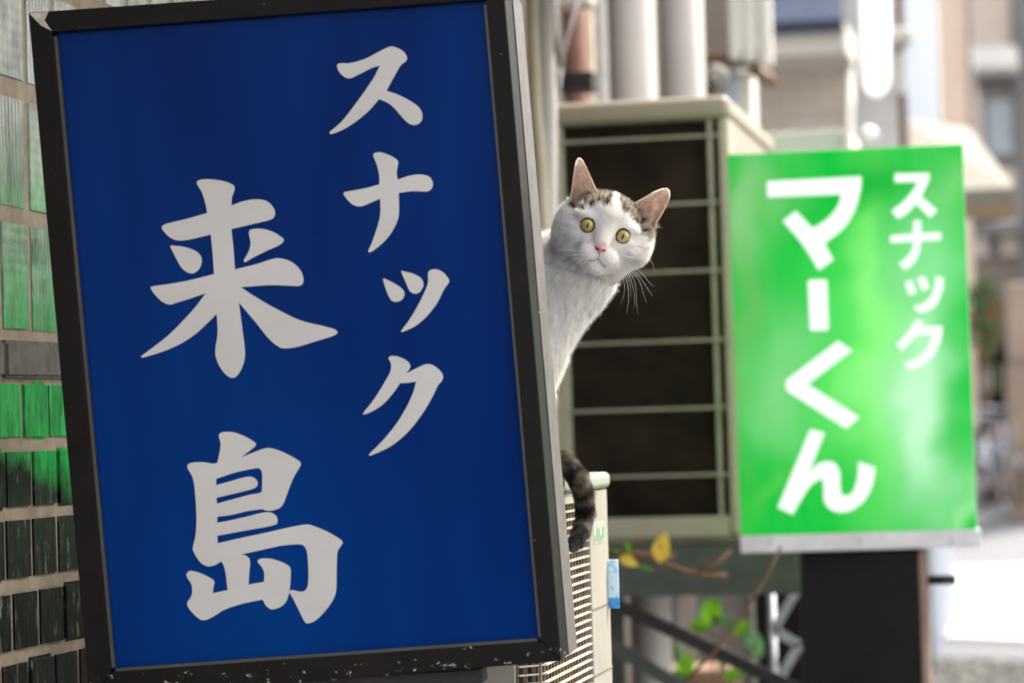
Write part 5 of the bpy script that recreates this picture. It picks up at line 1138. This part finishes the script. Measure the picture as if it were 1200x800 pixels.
for k in range(nsh): z = zz0 + (h[2] - zz0 - .04) * k / (nsh - 1); obj('shelf', MB().box((l[0] + .0395, 32.6, z), (h[0] - .0405, 32.95, z + .03)), M_DK2, T)
obj('back_board', MB().box((l[0], 32.951, gz(32.6)), (h[0], 32.97, h[2])), M_DK2, T)
cm = [(lin_c, lb) for lin_c, lb in (((206, 214, 226), 'pale blue'), ((150, 150, 156), 'mid grey'), ((226, 222, 214), 'off white'), ((168, 92, 70), 'rusty red'), ((190, 196, 206), 'light steel'), ((96, 110, 84), 'olive green'))]
for q in range(6):
    k = q // 2; z = zz0 + (h[2] - zz0 - .04) * k / (nsh - 1) + .0305; w2 = (h[0] - l[0] - .1) / 2; x = l[0] + .045 + (q % 2) * (w2 + .01)
    T2 = thing('carton', f'{cm[q][1]} box on the {("lowest", "second", "third")[k]} shelf of the dark stand', 'box', (x, 32.62, z)); obj('carton_body', MB().box((x, 32.62, z), (x + w2 - .02 * (q % 3), 32.9, z + .2 + .05 * (q % 3))), simple('card_' + str(q), cm[q][0], .7), T2, .01)
T = thing('pillar', 'tan pillar block at the right edge beside the bicycles', 'pillar', (*atY(1195, 500, 30.3).xy, gz(30.3)))
l, h = pbox(1186, 424, 1260, 900, 30.3, .6); obj('shaft', MB().box((l[0], 30.3, gz(30.3) - .02), (h[0], 30.9, h[2])), simple('tan_stone', (142, 126, 112), .7, (122, 106, 94), 3), T, .04)
l, h = pbox(1180, 330, 1260, 423, 30.3, .6); obj('cap', MB().box((l[0], 30.3, l[2] + .001), (h[0], 30.9, h[2])), simple('tan_box', (152, 136, 122), .7, (132, 116, 104), 3), T, .05)
T = thing('shrub', 'small potted shrub with red blooms beside the shopfront', 'shrub', (*atY(1152, 400, 32.3).xy, gz(32.3)))
c = atY(1153, 372, 32.3); mb = MB(); mr = MB()
for k in range(700):
    d = Vector((random.gauss(0, 1), random.gauss(0, 1), random.gauss(0, 1))).normalized() * random.uniform(.1, 1) ** .5
    p = c + Vector((d.x * .22, d.y * .2, d.z * .5)); u = Vector((random.gauss(0,1), random.gauss(0,1), random.gauss(0,1))).normalized(); v = u.orthogonal().normalized()
    (mr if random.random() < .12 else mb).add([p - u*.05, p + v*.022, p + u*.05, p - v*.022], [(0,1,2,3)])
obj('foliage', mb, M_LD, T); obj('blossom', mr, simple('red_blossom', (200, 80, 60), .6), T)
obj('trunk', MB().tube([(c.x, c.y, gz(32.3)), (c.x, c.y, c.z)], .03, 6), M_TWIG, T); obj('pot', MB().tube([(c.x, c.y, gz(32.3)), (c.x, c.y, gz(32.3) + .35)], [.14, .2], 14), M_BROWNT, T)
# the other side of the lane (right of the frame): closes the street, seen in reflections
M_OPP = simple('opposite_render', (190, 182, 172), .85, (166, 158, 150), 1.5); M_OPP2 = simple('opposite_tile', (108, 98, 90), .7, (86, 78, 72), 2)
for k, (y0, y1, h_, mt, nm_) in enumerate(((9.0, 16.5, 5.0, M_OPP2, 'brown house across the lane, nearer of the opposite two'), (16.8, 27.0, 5.4, M_OPP, 'beige rendered house across the lane, farther of the opposite two'))):
    T = thing('house', nm_, 'house', (3.2, y0, 0), group='houses across the lane')
    obj('wall', MB().box((3.2, y0, 0), (8.5, y1, h_)), mt, T); obj('roof', MB().box((3.0, y0 - .1, h_ + .001), (8.6, y1 + .1, h_ + .14)), M_DGREY, T)
    for j in range(3):
        yy = y0 + (y1 - y0) * (.12 + .29 * j)
        for z in (.9, 3.2):
            w_ = obj('window', MB().box((3.16, yy, z), (3.1999, yy + 1.3, z + 1.2)), M_WHITE, T); obj('pane', MB().box((3.150, yy + .08, z + .08), (3.1599, yy + 1.22, z + 1.12)), M_GLASSB, w_)
# gravel and stones near the bottom right
mb = MB()
for k in range(900):
    px, py = random.uniform(1060, 1300), random.uniform(772, 835); p = ground_pt(px, py); s_ = random.uniform(.008, .035); M = Matrix.Translation((p.x, p.y, s_ * .3)) @ Matrix.Rotation(random.uniform(0, 3), 4, 'Z')
    mb.box((-s_, -s_ * .8, -s_ * .4), (s_, s_ * .8, s_ * .4), M)
tag(obj('gravel', mb, simple('pebble', (150, 148, 140), .7, (80, 78, 74), 6)), 'loose pale gravel scattered along the lane edge', 'gravel', kind='stuff')
